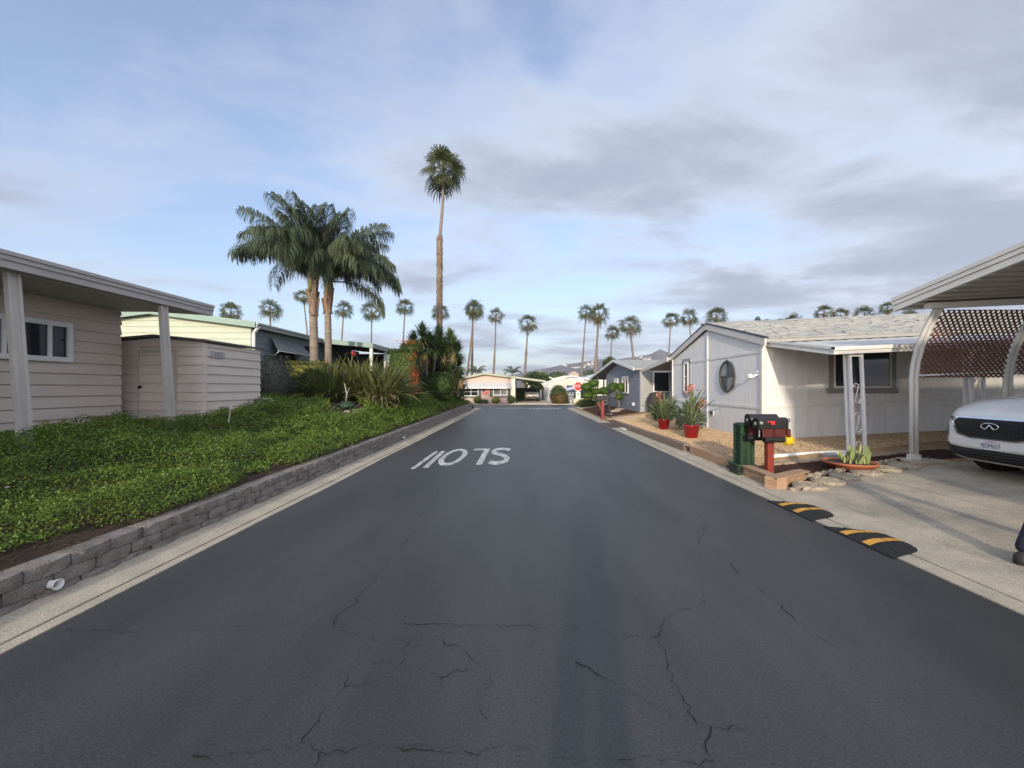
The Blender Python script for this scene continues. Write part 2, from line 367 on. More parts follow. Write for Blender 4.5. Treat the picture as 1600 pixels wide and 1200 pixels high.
# white line and worn letters at the mouth of the road
def flat(polys, z):
    m = MB()
    for p in polys: m.add([(x, y, z) for x, y in p], [tuple(range(len(p)))])
    return m
def strip2d(pts, w0, w1=None):
    out = []; n = len(pts)
    ws = [w0 + ((w1 if w1 is not None else w0) - w0)*i/(n-1) for i in range(n)]
    Lp = []; Rp = []
    for i in range(n):
        a = Vector(pts[max(i-1, 0)]); b = Vector(pts[min(i+1, n-1)]); d = (b-a).normalized(); q = Vector((-d.y, d.x))*ws[i]/2
        Lp.append(Vector(pts[i])+q); Rp.append(Vector(pts[i])-q)
    for i in range(n-1): out.append([tuple(Rp[i]), tuple(Rp[i+1]), tuple(Lp[i+1]), tuple(Lp[i])])
    return out
ps = [[(-2.6,30.9),(3.1,30.9),(3.1,31.25),(-2.6,31.25)]]
for i in range(9): x = .6+i*.26; ps.append([(x,30.2-.2*(i % 3)),(x+.13,30.2-.2*(i % 3)),(x+.15,30.75),(x+.02,30.75)])
flat(ps, .004).obj('stop_line', paint, road, base=(0,0,0))
# SLOW painted for traffic coming the other way, so it reads upside down from here
def ring(cx, cy, rx, ry, w, a0, a1, n=22, wy=2.6):
    o = [];
    for i in range(n):
        t = a0+(a1-a0)*i/n; u = a0+(a1-a0)*(i+1)/n
        f = lambda t, k: (cx+(rx-k*w)*math.cos(t), cy+(ry-k*w*wy)*math.sin(t))
        o.append([f(t,0), f(u,0), f(u,1), f(t,1)])
    return o
word = []
sp = []                                                    # S as a spline through its turned-over shape
for t in np.linspace(0, 1, 26):
    ang = R(20) + t*R(250) if t < .5 else None
pS = [(-.30,10.20),(-.40,10.36),(-.53,10.40),(-.66,10.28),(-.71,10.02),(-.66,9.72),(-.52,9.52),(-.40,9.32),(-.33,9.02),(-.35,8.68),(-.45,8.46),(-.58,8.42),(-.70,8.56)]
Lp = []
for i, (x, y) in enumerate(pS):
    a = pS[max(i-1,0)]; b = pS[min(i+1,len(pS)-1)]; d = Vector((b[0]-a[0], (b[1]-a[1])/3.2)).normalized(); q = (-d.y*.062, d.x*.062*3.2)
    Lp.append(((x+q[0], y+q[1]), (x-q[0], y-q[1])))
word += [[Lp[i][1], Lp[i+1][1], Lp[i+1][0], Lp[i][0]] for i in range(len(Lp)-1)]
word += [[(-.955,8.25),(-.825,8.25),(-.825,10.42),(-.955,10.42)], [(-1.23,10.14),(-.955,10.14),(-.955,10.42),(-1.23,10.42)]]
word += ring(-1.58, 9.25, .28, 1.13, .115, 0, 2*math.pi, 30)
word += [[(-1.98,7.92),(-1.87,7.92),(-1.92,10.0),(-2.03,10.0)], [(-2.19,7.82),(-2.10,7.82),(-2.08,9.95),(-2.18,9.95)]]
flat([p if True else p for p in word], .005).obj('slow_marking', paint, road, base=(0,0,0))
for p in road.children[-1].data.polygons: pass

# cracks in the asphalt: thin dark strips along jagged lines traced on the road
def gp(px, py): y = 1.6*620/(py-606); return ((px-815)/620*y, y)
crack_px = [
 [(100,985),(190,988),(300,984),(400,978),(470,975),(520,976),(540,988),(580,996),(605,1001),(690,1000),(715,1010),(730,1020),(738,1034),(768,1050),(768,1062),(745,1094),(755,1112),(762,1125)],
 [(520,976),(530,958),(553,946),(556,935),(580,912),(600,888),(612,866)], [(628,850),(655,826),(652,812),(672,790),(690,762)],
 [(470,1156),(505,1118),(538,1074),(540,1056),(560,1040),(585,1038),(625,1038),(660,1046),(688,1058),(722,1050),(735,1044)], [(538,1074),(570,1070),(605,1064)], [(688,1058),(690,1072),(682,1104)], [(628,1038),(630,1015),(642,1004)],
 [(300,1182),(420,1174),(470,1160),(480,1160),(498,1178),(540,1176),(565,1164),(620,1168),(660,1174),(710,1180),(725,1172),(690,1166),(640,1166)], [(498,1178),(492,1200)], [(725,1176),(800,1166),(830,1176),(870,1188),(930,1184),(950,1190),(1000,1186),(1090,1192),(1115,1190)],
 [(900,1034),(925,1050),(960,1070),(1000,1094),(1050,1118),(1085,1130),(1115,1138),(1180,1144)], [(1115,1138),(1098,1160),(1108,1180),(1118,1196)], [(1085,1130),(1078,1106),(1060,1080),(1045,1040),(1030,1000)],
 [(1024,998),(1040,970),(1055,956),(1080,950)], [(1103,944),(1100,925),(1095,908),(1106,894)], [(1140,880),(1160,905),(1200,930),(1250,975),(1300,1010)],
 [(838,770),(834,795),(842,815),(820,832),(790,842),(770,856)], [(630,975),(740,977),(870,982),(960,990),(1020,996)],
 [(1090,850),(1102,820),(1075,785),(1040,768)], [(930,716),(950,735),(985,742),(1030,745)], [(700,740),(760,735),(800,742)]]
rng = random.Random(3)
for line in crack_px:
    pts = [Vector(gp(*p)) for p in line]; out = []
    for a, b in zip(pts, pts[1:]):
        k = max(2, int((b-a).length/.03)); nrm = Vector((-(b-a).y, (b-a).x)).normalized()
        for i in range(k): out.append(tuple(a+(b-a)*i/k + nrm*rng.gauss(0, .010)))
    out.append(tuple(pts[-1])); polys = []; wprev = .003
    Lr = []
    for i, p in enumerate(out):
        a = Vector(out[max(i-1,0)]); b = Vector(out[min(i+1,len(out)-1)]); d = (b-a).normalized(); w = max(.0003, min(.0034, wprev+rng.gauss(0,.0009))); wprev = w*.72+.0007*.28
        q = Vector((-d.y, d.x))*w; Lr.append((Vector(p)+q, Vector(p)-q))
    flat([[tuple(Lr[i][1]), tuple(Lr[i+1][1]), tuple(Lr[i+1][0]), tuple(Lr[i][0])] for i in range(len(Lr)-1)], .004).obj('crack', M('crack', (0.013,0.013,0.014), 1.0), road, base=(0,0,0))
# gutters and kerbs
def groove_strip(name, x0, x1, gx, y0, y1, z, zin):
    m = MB(); n = int((y1-y0)/1.5)
    ys = np.linspace(y0, y1, n+1)
    q = 1 if x1 > x0 else -1; prof = [(x0, -.05), (x0, z), (gx-.015*q, z), (gx-.013*q, z-.04), (gx+.013*q, z-.04), (gx+.015*q, z), (x1, zin), (x1, -.05)]
    V = [(x + (.012*math.sin(y*5.1)+.010*math.sin(y*13.7) if i in (0, 1) and name == 'left' else (-.012*math.sin(y*4.3)-.008*math.sin(y*11.9) if i in (0,1) else 0)), y, zz) for y in ys for i, (x, zz) in enumerate(prof)]
    k = len(prof); F = [(i*k+j, i*k+j+1, (i+1)*k+j+1, (i+1)*k+j) for i in range(n) for j in range(k-1)]
    if x0 < x1: F = [f[::-1] for f in F]
    m.add(V, F); return m
groove_strip('left', -3.12, -3.66, -3.235, -15, 31, .008, .03).obj('kerb', concrete, kind='structure')
groove_strip('right', 3.54, 4.22, 3.72, -15, 31, .010, .035).obj('kerb', concrete, kind='structure')
cg = MB(); cg.box(-70, 70, 39.2, 39.8, -.1, .0); cg.obj('kerb', concrete, kind='structure')
for s in (-1, 1):
    m = MB(); xa = -3.12 if s < 0 else 3.54
    pts = [(xa, 31.0), (xa+s*.5, 31.6), (xa+s*1.7, 32.3), (xa+s*5.4, 32.98)]
    inn = [(xa+s*.55, 30.9), (xa+s*.95, 31.3), (xa+s*2.0, 31.85), (xa+s*5.5, 32.4)]
    for i in range(3):
        q = [pts[i], pts[i+1], inn[i+1], inn[i]]
        m.ext([(x, y, .012) for x, y in q], (0, 0, -.1))
    m.obj('kerb', concrete, kind='structure')

# -------------------------------------------------- left bank behind the wall
WTOP = lambda y: .275 + .0095*np.maximum(0, np.asarray(y, float)-3.6)
def bankz(x, y):
    x = np.asarray(x, float); y = np.asarray(y, float)
    e = WTOP(y) - .03
    Pz = np.interp(y, [-20, 4, 6, 8, 10, 12.4, 20, 24, 28, 30.5, 33], [.66, .68, .72, .80, 1.05, 1.10, 1.32, 1.2, .62, .12, 0])
    dm = np.interp(y, [0, 10, 12.4, 20, 24, 28], [3.3, 3.2, 2.1, 1.5, 1.5, 1.4])
    d = np.clip((-3.72-x)/dm, 0, 1); f = d*(1.25-.25*d)
    e = np.where(y > 28.6, np.minimum(e, .5*np.maximum(0, 31-y)/2.4), e)
    return e + (np.maximum(Pz, 0) - e)*f
def gridmesh(xs, ys, zf, name, mat, **k):
    X, Y = np.meshgrid(xs, ys); Z = zf(X, Y); V = np.stack([X, Y, Z], -1).reshape(-1, 3); nx = len(xs); ny = len(ys)
    i = np.arange(ny-1)[:, None]*nx + np.arange(nx-1)[None]; F = np.stack([i, i+1, i+1+nx, i+nx], -1).reshape(-1, 4)
    return link(name, npmesh(name, V, F), mat, None, True, **k)
gridmesh(np.concatenate([np.linspace(-26, -8, 12), np.linspace(-7.8, -3.70, 30)]), np.linspace(-15, 32.6, 160),
         lambda X, Y: bankz(X, Y) + .03*(vnoise(X, Y, 3)-.5)*(X < -3.9), 'garden_bank', soil, kind='structure')
# retaining wall, block by block
def block_variants(n, ln, ht, dp, rough, seed, nu=5, nv=3, cham=.024):
    out = []; r = random.Random(seed)
    for q in range(n):
        m = MB(); V = []
        for j in range(nv):
            for i in range(nu):
                y = -ln/2 + ln*i/(nu-1); z = ht*j/(nv-1)
                edge = i in (0, nu-1); x = (-cham if edge else 0) + r.uniform(-rough, rough)*(.5 if edge else 1) - (cham*.22 if j in (0, nv-1) else 0)
                V.append((x, y + (r.uniform(-.01,.01) if not edge else 0), z))
        o = len(V); V += [(-dp, -ln/2, 0), (-dp, ln/2, 0), (-dp, ln/2, ht), (-dp, -ln/2, ht)]
        F = [(j*nu+i, j*nu+i+1, (j+1)*nu+i+1, (j+1)*nu+i) for j in range(nv-1) for i in range(nu-1)]
        F.append(tuple([o+3] + [(nv-1)*nu+i for i in range(nu)] + [o+2]))
        F.append(tuple([o+1] + [i for i in range(nu-1, -1, -1)] + [o]))
        F.append(tuple([o, *[j*nu for j in range(nv)], o+3])); F.append(tuple([o+2, *[j*nu+nu-1 for j in range(nv-1, -1, -1)], o+1])); F.append((o, o+3, o+2, o+1))
        m.add(V, F); me = m.mesh('block'); out.append(me)
    return out
wall = thing('retaining_wall', 'low retaining wall of grey split-face blocks along the left kerb', 'retaining wall', (-3.6, 14, 0))
bv = block_variants(7, .296, .0955, .19, .007, 5)
for me in bv: me.materials.append(blockm)
spots = []
for c in range(5):
    y = 0.9 + (.1525 if c % 2 else 0) + .03*c
    while y < 28.6:
        z = float(WTOP(y)) - .100*(c+1)
        if z > -.085: spots.append((y, c, z))
        y += .3045
spots.sort(key=lambda s: s[0])
late = MB()
for k, (y, c, z) in enumerate(spots):
    x = -3.575 - .010*c*0 + random.uniform(-.010, .010) - .009*(2-c)
    if k < 299:
        instance('block', bv[k % 7], wall, Matrix.Translation((x+3.6, y-14, z)) @ Matrix.Rotation(R(random.uniform(-1.2, 1.2)), 4, 'Z'))
    else: late.box(x-.19, x, y-.147, y+.147, z, z+.097)
late.obj('block_course', blockm, wall, kind='stuff')
def drain(y, z, r, label):
    m = MB(); p = [(-3.72, y, z+.01), (-3.50, y-.01, z)]; m.tube(p, r, 14, False); m.tube([(-3.50, y-.01, z), (-3.72, y, z+.01)], r*.82, 14, False)
    m.lathe([(r*.82, 0), (r, 0)], (0,0,0), 3); m.v = m.v[:-6]; m.f = m.f[:-4] if len(m.f) > 4 else m.f
    return m
def pipe_end(y, z, r, label, grp):
    n = 16; V = []; F = []
    for (x, q) in ((-3.80, r*.85), (-3.555, r*.85), (-3.525, r*1.2), (-3.522, r*1.12), (-3.555, r*.72), (-3.80, r*.72)):
        for k in range(n): t = 2*math.pi*k/n; V.append((x, y+q*math.cos(t), z+q*math.sin(t)))
    for i in range(5):
        for k in range(n): F.append((i*n+k, i*n+(k+1) % n, (i+1)*n+(k+1) % n, (i+1)*n+k))
    m = MB(); m.add(V, F); m.obj('drain_pipe', white_trim, label=label, cat='drain pipe', group=grp)
pipe_end(3.02, .105, .034, 'white pipe end poking out of the block wall in the near left corner', 'drain pipes in the block wall')
pipe_end(11.95, .10, .034, 'white pipe end low in the block wall beside the painted road word', 'drain pipes in the block wall')

# ground cover: leaf rosettes over the bank, bare twiggy patches near the wall
def cover():
    Vs = []; Fs = []; off = 0
    for (y0, y1, dens, size) in ((1.2, 5, 5200, .026), (5, 8, 3900, .032), (8, 12, 2400, .042), (12, 18, 1200, .062), (18, 24, 800, .08), (24, 30.3, 700, .085)):
        w = np.interp((y0+y1)/2, [0, 8, 12, 15, 21, 30], [5.0, 4.2, 2.9, 2.3, 2.0, 2.2]); n = int((y1-y0)*w*dens)
        x = -3.72 - RNG.random(n)*w; y = RNG.uniform(y0, y1, n)
        nz = vnoise(x, y, 1.25)*.55 + vnoise(x, y, 3.3)*.45; d = -3.72-x
        bare = np.interp(d, [0, .14, .42, .8], [.46, .30, .06, .04]) + np.interp(y, [0, 6, 9], [.06, .02, -.05])*(d < .42)
        keep = nz > bare
        keep &= ~((x < -6.86) & (y > 8.45) & (y < 10.5)) & ~((x < -8.35) & (y < 8.5))
        keep &= ~((np.abs(y-12.0-(-5.2-x)*1.2) < 1.0) & (x < -4.9) & (y > 11) & (y < 16) & (vnoise(x, y, 1.3) > .25))
        x, y, nz = x[keep], y[keep], nz[keep]; n = len(x)
        h = .05 + .60*np.clip(nz-.20, 0, 1)*np.interp(-3.72-x, [0, .4, 1], [.35, .8, 1])
        z = bankz(x, y) + h*RNG.random(n)**.55
        z *= 1
        D = rdir(n, -15, 65); V, F = rot_leaf(np.stack([x, y, z], 1), D, size*RNG.uniform(.5, 1.6, n), size*.62*RNG.uniform(.8, 1.2, n))
        Vs.append(V); Fs.append(F+off); off += len(V)
    link('ground_cover', npmesh('ground_cover', np.concatenate(Vs), np.concatenate(Fs)), cover_m, None, False, kind='stuff', label='bright green ground cover spread over the left bank', cat='ground cover')
cover()
def twigs():
    n = 5200; y = 1 + RNG.random(n)**1.4*14; x = -3.70 - np.abs(RNG.normal(0, .45, n)); x = np.maximum(x, -7)
    P = np.stack([x, y, bankz(x, y)+.01+.03*RNG.random(n)], 1); D = rdir(n, -5, 18)
    V, F = rot_leaf(P, D, RNG.uniform(.06, .22, n), RNG.uniform(.003, .007, n), 0)
    link('fallen_twigs', npmesh('fallen_twigs', V, F), twig_m, None, False, kind='stuff')
twigs()
m = MB()
for i in range(60):
    y = random.uniform(3.5, 14); x = random.uniform(-6.5, -4.2); z = float(bankz(x, y))+.20
    for k in range(5): t = k*1.257; m.add([(x, y, z), (x+.014*math.cos(t-.4), y+.014*math.sin(t-.4), z+.004), (x+.018*math.cos(t), y+.018*math.sin(t), z+.003), (x+.014*math.cos(t+.4), y+.014*math.sin(t+.4), z+.004)], [(0,1,2,3)])
m.obj('small_flowers', M('petal', (.85,.85,.82)), kind='stuff')

# -------------------------------------------------- right lots
ZD = lambda x: .030 + .035*np.maximum(0, np.asarray(x, float)-4.2)
def yardz(x, y):
    x = np.asarray(x, float); y = np.asarray(y, float)
    g = np.where(x < 6.5, .165+.014*(x-4), .20+.05*(x-6.5))
    g2 = np.clip(.04+.14*(x-4.1), .04, .36) + np.maximum(0, x-6.5)*.03
    t = np.clip((y-17.2)/2.0, 0, 1); z = g*(1-t)+g2*t
    bed = ZD(x)-.01; t2 = np.clip((y-(8.02+.22*(np.minimum(x,12)-5)))/.12, 0, 1)
    z = bed*(1-t2) + z*t2
    return z*np.clip((33-y)/3, 0, 1)
gridmesh(np.concatenate([np.linspace(4.05, 8, 40), np.linspace(8.3, 30, 30)]), np.concatenate([np.linspace(5.2, 10, 70), np.linspace(10.2, 32.8, 70)]), yardz, 'yard', gravel_base, kind='structure')
dw = MB()
dline = lambda x: 6.03 + .455*(x-4.22)
for (xa, xb) in ((4.22, 5.9), (5.915, 8.2), (8.215, 15)):
    for (ya, yb) in ((-15, 2.6), (2.615, 15)):
        p = [(xa, ya), (xb, ya), (xb, min(yb, dline(min(xb, 7.55)))), (xa, min(yb, dline(min(xa, 7.55))))]
        dw.ext([(x, y, float(ZD(x))+.006) for x, y in p], (0, 0, -.12))
dw.obj('driveway', slabm, kind='structure')
mb = MB(); mb.add([(x, y, float(ZD(x))+.004) for x, y in [(4.12,6.22),(4.75,6.62),(7.6,7.95),(9.5,8.0),(9.5,9.0),(7.7,8.62),(5.0,7.95),(4.12,7.75)]], [tuple(range(8))])
mb.obj('mulch_bed', mulch_base, kind='structure')
def scatter_stones(name, poly_test, bbox, n, size, zf, mat, flatn=.6, lift=.0, **k):
    x = RNG.uniform(bbox[0], bbox[1], n); y = RNG.uniform(bbox[2], bbox[3], n); kp = poly_test(x, y); x = x[kp]; y = y[kp]; n = len(x)
    oct_ = np.array([(1,0,0),(0,1,0),(-1,0,0),(0,-1,0),(0,0,1),(0,0,-1)], float); of = np.array([(0,1,4),(1,2,4),(2,3,4),(3,0,4),(1,0,5),(2,1,5),(3,2,5),(0,3,5)])
    a = RNG.uniform(0, 6.28, n); sc = size*RNG.uniform(.55, 1.3, (n, 3)); sc[:, 2] *= flatn
    v = oct_[None]*sc[:, None, :]*RNG.uniform(.75, 1.2, (n, 6, 1)); c, s = np.cos(a)[:, None], np.sin(a)[:, None]
    tl = RNG.normal(0, .35, (n, 1))
    X = v[..., 0]*c - v[..., 1]*s; Y = v[..., 0]*s + v[..., 1]*c; Z = v[..., 2] + X*tl
    z = zf(x, y) + sc[:, 2]*.35 + lift
    V = np.stack([X+x[:, None], Y+y[:, None], Z+z[:, None]], -1).reshape(-1, 3); F = (of[None] + np.arange(n)[:, None, None]*6).reshape(-1, 3)
    return link(name, npmesh(name, V, F), mat, None, False, kind='stuff', **k)
gmask = lambda x, y: (y > 8.15+.22*(x-5)) & ~((x > 6.48) & (y > 10.68)) & ~((np.abs(y-9.75) < .0) & (x < 4.3))
scatter_stones('gravel', gmask, (4.2, 11.5, 7.6, 13.5), 30000, .021, yardz, gravelm, label='golden gravel spread in front of the white house', cat='gravel')
scatter_stones('gravel', lambda x, y: (x < 6.47), (4.15, 6.5, 13.5, 19.6), 7000, .03, yardz, gravelm, label='golden gravel beside the far red pot', cat='gravel')
def inpoly(x, y, poly):
    r = np.zeros(len(x), bool); n = len(poly)
    for i in range(n):
        (x1, y1), (x2, y2) = poly[i], poly[(i+1) % n]; c = ((y1 > y) != (y2 > y)) & (x < (x2-x1)*(y-y1)/(y2-y1+1e-9)+x1); r ^= c
    return r
mpoly = [(4.14,6.25),(4.75,6.64),(7.5,7.9),(9.4,8.0),(9.4,8.9),(7.7,8.5),(5.0,7.85),(4.14,7.7)]
scatter_stones('mulch', lambda x, y: inpoly(x, y, mpoly), (4.1, 9.5, 6.2, 9.0), 9500, .026, lambda x, y: ZD(x)+.006, mulchm, .45, label='dark reddish bark mulch around the terracotta bowl', cat='mulch')
mb = MB(); mb.add([(4.15,20.6,.075),(6.1,20.6,.345),(6.1,28.5,.37),(4.35,28.5,.085)], [(0,1,2,3)])
mb.obj('mulch_bed', mulch_base, kind='structure')
scatter_stones('mulch', lambda x, y: x > 4.15+.02*(y-20), (4.15, 6.1, 20.6, 28.4), 3500, .04, lambda x, y: yardz(x, y)+.02, mulchm, .45, label='dark mulch under the clipped cloud trees', cat='mulch')
pth = MB(); pth.ext([(4.15,17.75,.095),(6.45,17.75,.23),(6.45,19.3,.34),(4.15,19.3,.09)], (0,0,-.08)); pth.ext([(4.25,28.6,.10),(6.6,28.6,.39),(7.2,30.3,.30),(4.3,30.3,.09)], (0,0,-.08))
pth.obj('path', concrete, kind='structure')
# ================================================================ left side buildings
def lap_rows(root, name, z0, z1, step, p0, p1, outn, mat, th=.022, top_fn=None, gaps=(), max_th=.03):
    """overlapping boards, one object each, running p0->p1; outn = outward normal; gaps = [(s0,s1,z0,z1)] openings along the run"""
    p0, p1, o = Vector(p0), Vector(p1), Vector(outn); ln = (p1-p0).length; d = (p1-p0)/ln
    z = z0
    while z < z1-1e-3:
        zt = min(z+step+.02, z1); segs = [(0, ln)]
        for g in gaps:
            if g[2] < z+step and g[3] > z:
                segs = [q for s in segs for q in ((s[0], min(s[1], g[0])), (max(s[0], g[1]), s[1])) if q[1]-q[0] > .02]
        for s0, s1 in segs:
            m = MB(); a, b = p0+d*s0, p0+d*s1; ta = tb = zt
            if top_fn:
                ta = min(zt, top_fn(s0)); tb = min(zt, top_fn(s1))
                pass
                n = 24; pts = []
                for i in range(n+1):
                    s = s0+(s1-s0)*i/n; t = min(zt, top_fn(s))
                    if t > z+.005: pts.append((p0+d*s, t))
                if len(pts) < 2: continue
                q = [Vector((p.x, p.y, 0)) for p, _ in pts]; k = len(q); V = []
                for (p, t), w in zip(pts, q):
                    V += [w + o*max_th + Vector((0,0,z)), w + o*(max_th-.022*(t-z)/step) + Vector((0,0,t)), w + Vector((0,0,z)), w + Vector((0,0,t))]
                F = []
                for i in range(k-1): a0, b0 = 4*i, 4*i+4; F += [(a0, b0, b0+1, a0+1), (b0+2, a0+2, a0+3, b0+3), (a0+2, b0+2, b0, a0), (a0+1, b0+1, b0+3, a0+3)]
                F += [(0,1,3,2), (4*k-4, 4*k-2, 4*k-1, 4*k-3)]; m.add(V, F)
            else:
                V = [Vector((p.x, p.y, h)) + o*w for p in (a, b) for (h, w) in ((z, 0), (z, max_th), (zt, .006), (zt, 0))]
                m.add(V, [(0,1,2,3), (7,6,5,4), (1,5,6,2), (0,4,5,1), (2,6,7,3), (0,3,7,4)])
            m.obj(name, mat, root)
        z += step
def window(root, c, xdir, w, h, out, frame_m=white_trim, fw=.05, mull=(), bars=(), depth=.06, sill=None, name='window', gmat=None, curtain=None):
    """framed window: c centre on the wall face; child window > frame pieces as sub-parts is one frame mesh + panes"""
    c = Vector(c); x = Vector(xdir).normalized(); o = Vector(out).normalized(); u = Vector((0,0,1))
    m = MB()
    def bar(x0, x1, z0, z1, d0, d1): m.add([c+x*a+u*b+o*d for d in (d0, d1) for (a, b) in ((x0,z0),(x1,z0),(x1,z1),(x0,z1))], [(0,1,2,3),(7,6,5,4),(0,4,5,1),(1,5,6,2),(2,6,7,3),(3,7,4,0)])
    W2, H2 = w/2, h/2
    bar(-W2,-W2+fw,-H2,H2,-.02,depth); bar(W2-fw,W2,-H2,H2,-.02,depth); bar(-W2+fw,W2-fw,H2-fw,H2,-.02,depth); bar(-W2+fw,W2-fw,-H2,-H2+fw,-.02,depth)
    for t in mull: bar(t-fw*.35,t+fw*.35,-H2+fw,H2-fw,-.02,depth-.01)
    for t in bars: bar(-W2+fw,W2-fw,t-fw*.2,t+fw*.2,-.02,depth-.015)
    f = m.obj(name, frame_m, root)
    es = [-W2+fw]+sorted(mull)+[W2-fw]
    for i in range(len(es)-1):
        g = MB(); g.add([c+x*a+u*b+o*.012 for (a, b) in ((es[i],-H2+fw),(es[i+1],-H2+fw),(es[i+1],H2-fw),(es[i],H2-fw))], [(0,1,2,3)])
        g.obj('pane', gmat or glass, f)
    if sill: s = MB(); s.add([c+x*a+u*b+o*d for d in (-.02, depth+.05) for (a, b) in ((-W2-.05,-H2-.06),(W2+.05,-H2-.06),(W2+.05,-H2-.002),(-W2-.05,-H2-.002))], [(0,1,2,3),(7,6,5,4),(0,4,5,1),(1,5,6,2),(2,6,7,3),(3,7,4,0)]); s.obj('sill', sill, f)
    return f

# ---- near tan mobile home
h1 = thing('mobile_home', 'tan lap-sided mobile home with a long flat awning at the left edge', 'mobile home', (-8.4, 2, .7))
lap_rows(h1, 'siding_board', .62, 3.22, .208, (-8.4,-9,0), (-8.4,8.30,0), (1,0,0), tan_siding, gaps=[(14.42,16.34,2.09,2.69)], max_th=.045)
bx = MB(); bx.box(-14, -8.46, -9, 8.26, .3, 3.2); bx.obj('wall', tan_siding, h1)
window(h1, (-8.352, 6.38, 2.43), (0,1,0), 1.94, .72, (1,0,0), fw=.085, mull=(.0,.62), depth=.05)
inn = MB(); inn.box(-8.455, -8.44, 6.85, 7.15, 2.28, 2.5); inn.obj('blind', white_m, h1)
tp = MB(); tp.box(-8.40,-8.33,8.24,8.31,.62,3.2)
aw = MB()
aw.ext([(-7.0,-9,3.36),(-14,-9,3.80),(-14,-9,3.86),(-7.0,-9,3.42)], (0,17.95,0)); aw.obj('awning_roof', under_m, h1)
fa = MB()
for (xa, xb, za, zb) in ((-7.10,-6.965,3.225,3.325),(-7.10,-6.945,3.330,3.395),(-7.10,-6.925,3.400,3.455)): fa.box(xa, xb, -9, 8.96, za, zb)
fa.obj('fascia', fascia_m, h1)
fe = MB(); fe.ext([(-7.10,8.955,3.24),(-14,8.955,3.68),(-14,8.955,3.90),(-7.10,8.955,3.46)], (0,.035,0)); fe.obj('end_trim', fascia_m, h1)
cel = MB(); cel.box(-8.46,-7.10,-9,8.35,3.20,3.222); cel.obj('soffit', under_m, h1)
for (b, t) in (((-7.01,5.61,.58),(-7.155,5.56,3.222)), ((-7.01,7.93,.70),(-7.06,7.80,3.222))):
    m = MB(); u = (1,0,0); m.beam(b, t, .155, .05, u)
    for s in (-.058, .058):
        o = Vector((0, s, 0)); m.beam(Vector(b)+o+Vector((.028,0,0)), Vector(t)+o+Vector((.028,0,0)), .038, .03, u)
    m.obj('post', beige_metal, h1)
v = MB(); v.tube([(-8.1,7.9,3.42),(-8.1,7.9,3.62)], .035, 8); v.lathe([(.0,.0),(.07,.0),(.07,.03),(.0,.06)], (-8.1,7.9,3.62), 10); v.obj('roof_vent', fascia_m, h1)

# ---- tan shed
sh = thing('shed', 'small tan lap-sided shed behind the second awning post', 'shed', (-7.6, 9.5, .9))
shr = lambda x: 2.66 - .10*abs(x+7.9)/1.0
lap_rows(sh, 'siding_board', .72, 2.9, .197, (-9.0,8.62,0), (-6.88,8.62,0), (0,-1,0), tan_siding, top_fn=lambda s: 2.68-.085*abs(s-1.1), gaps=[(.70,1.53,.5,2.40)], max_th=.03)
lap_rows(sh, 'siding_board', .72, 2.58, .197, (-6.88,8.62,0), (-6.88,10.42,0), (1,0,0), tan_siding, max_th=.034)
b = MB(); b.box(-9.0,-6.885,8.625,10.40,.4,2.56); b.obj('wall', tan_siding, sh)
rf = MB(); rf.ext([(-9.15,8.50,2.60),(-7.9,8.50,2.70),(-6.80,8.50,2.60),(-6.80,8.50,2.645),(-7.9,8.50,2.75),(-9.15,8.50,2.645)], (0,2.0,0)); rf.obj('roof', M('shed_roof', (.13,.115,.10), .8), sh)
ct = MB(); ct.box(-6.90,-6.84,8.575,8.63,.6,2.56); ct.obj('corner_trim', tan_siding, sh)
dr = MB(); dr.box(-8.28,-7.49,8.59,8.62,.6,2.38); d = dr.obj('door', tan_siding, sh)
for i in range(9): q = MB(); z = .72+.197*i; q.add([(-8.27,8.59,z),(-7.50,8.59,z),(-7.50,8.565,z),(-8.27,8.565,z),(-8.27,8.588,min(2.375,z+.2)),(-7.50,8.588,min(2.375,z+.2))], [(3,2,5,4),(0,1,2,3)]); q.obj('door_board', tan_siding, d)
fr = MB(); fr.box(-8.32,-8.28,8.555,8.62,.6,2.42); fr.box(-7.49,-7.45,8.555,8.62,.6,2.42); fr.box(-8.28,-7.49,8.555,8.62,2.38,2.42); fr.obj('door_frame', beige_metal, sh)
kn = MB(); kn.ball((-8.22,8.54,1.62),.035,.035,.035,10,7); kn.obj('knob', dark_m, d, True)
npl = MB(); npl.box(-6.845,-6.835,8.74,9.14,2.27,2.415); npl = npl.obj('number_plate', M('number_plate', (.40,.385,.39), .35), sh)
text_obj('digits', '102', .15, M('digit', (.24,.235,.245), .5), npl, (-6.832,8.94,2.34), (0,1,0), (0,0,1), .001, 1.1, base=BASE[sh.name])

# ---- mint and blue-grey home
h2 = thing('mobile_home', 'cream gabled mobile home with mint trim and blue-grey side behind the shed', 'mobile home', (-11, 16, 1.1))
gt = lambda s: 4.08 - .133*abs(s-3.3)
lap_rows(h2, 'siding_board', 1.0, 4.2, .205, (-15.7,13.4,0), (-9.1,13.4,0), (0,-1,0), cream_sid, top_fn=gt)
lap_rows(h2, 'siding_board', 1.0, 3.68, .215, (-9.1,13.4,0), (-9.1,18.3,0), (1,0,0), teal_sid, gaps=[(.95,2.65,2.0,3.36),(3.22,3.72,3.10,3.32)])
b = MB(); b.box(-15.68,-9.13,13.43,18.3,.6,3.62); b.ext([(-15.68,13.43,3.62),(-9.13,13.43,3.62),(-12.4,13.43,4.05)], (0,9,0)); b.box(-15.68,-9.13,18.3,22.3,.6,3.62); b.obj('wall', teal_dark, h2)
rf = MB()
for s in (-1, 1): rf.ext([(-12.4,13.2,4.10),(-12.4+s*3.55,13.2,3.63),(-12.4+s*3.55,13.2,3.76),(-12.4,13.2,4.24)], (0,9.3,0))
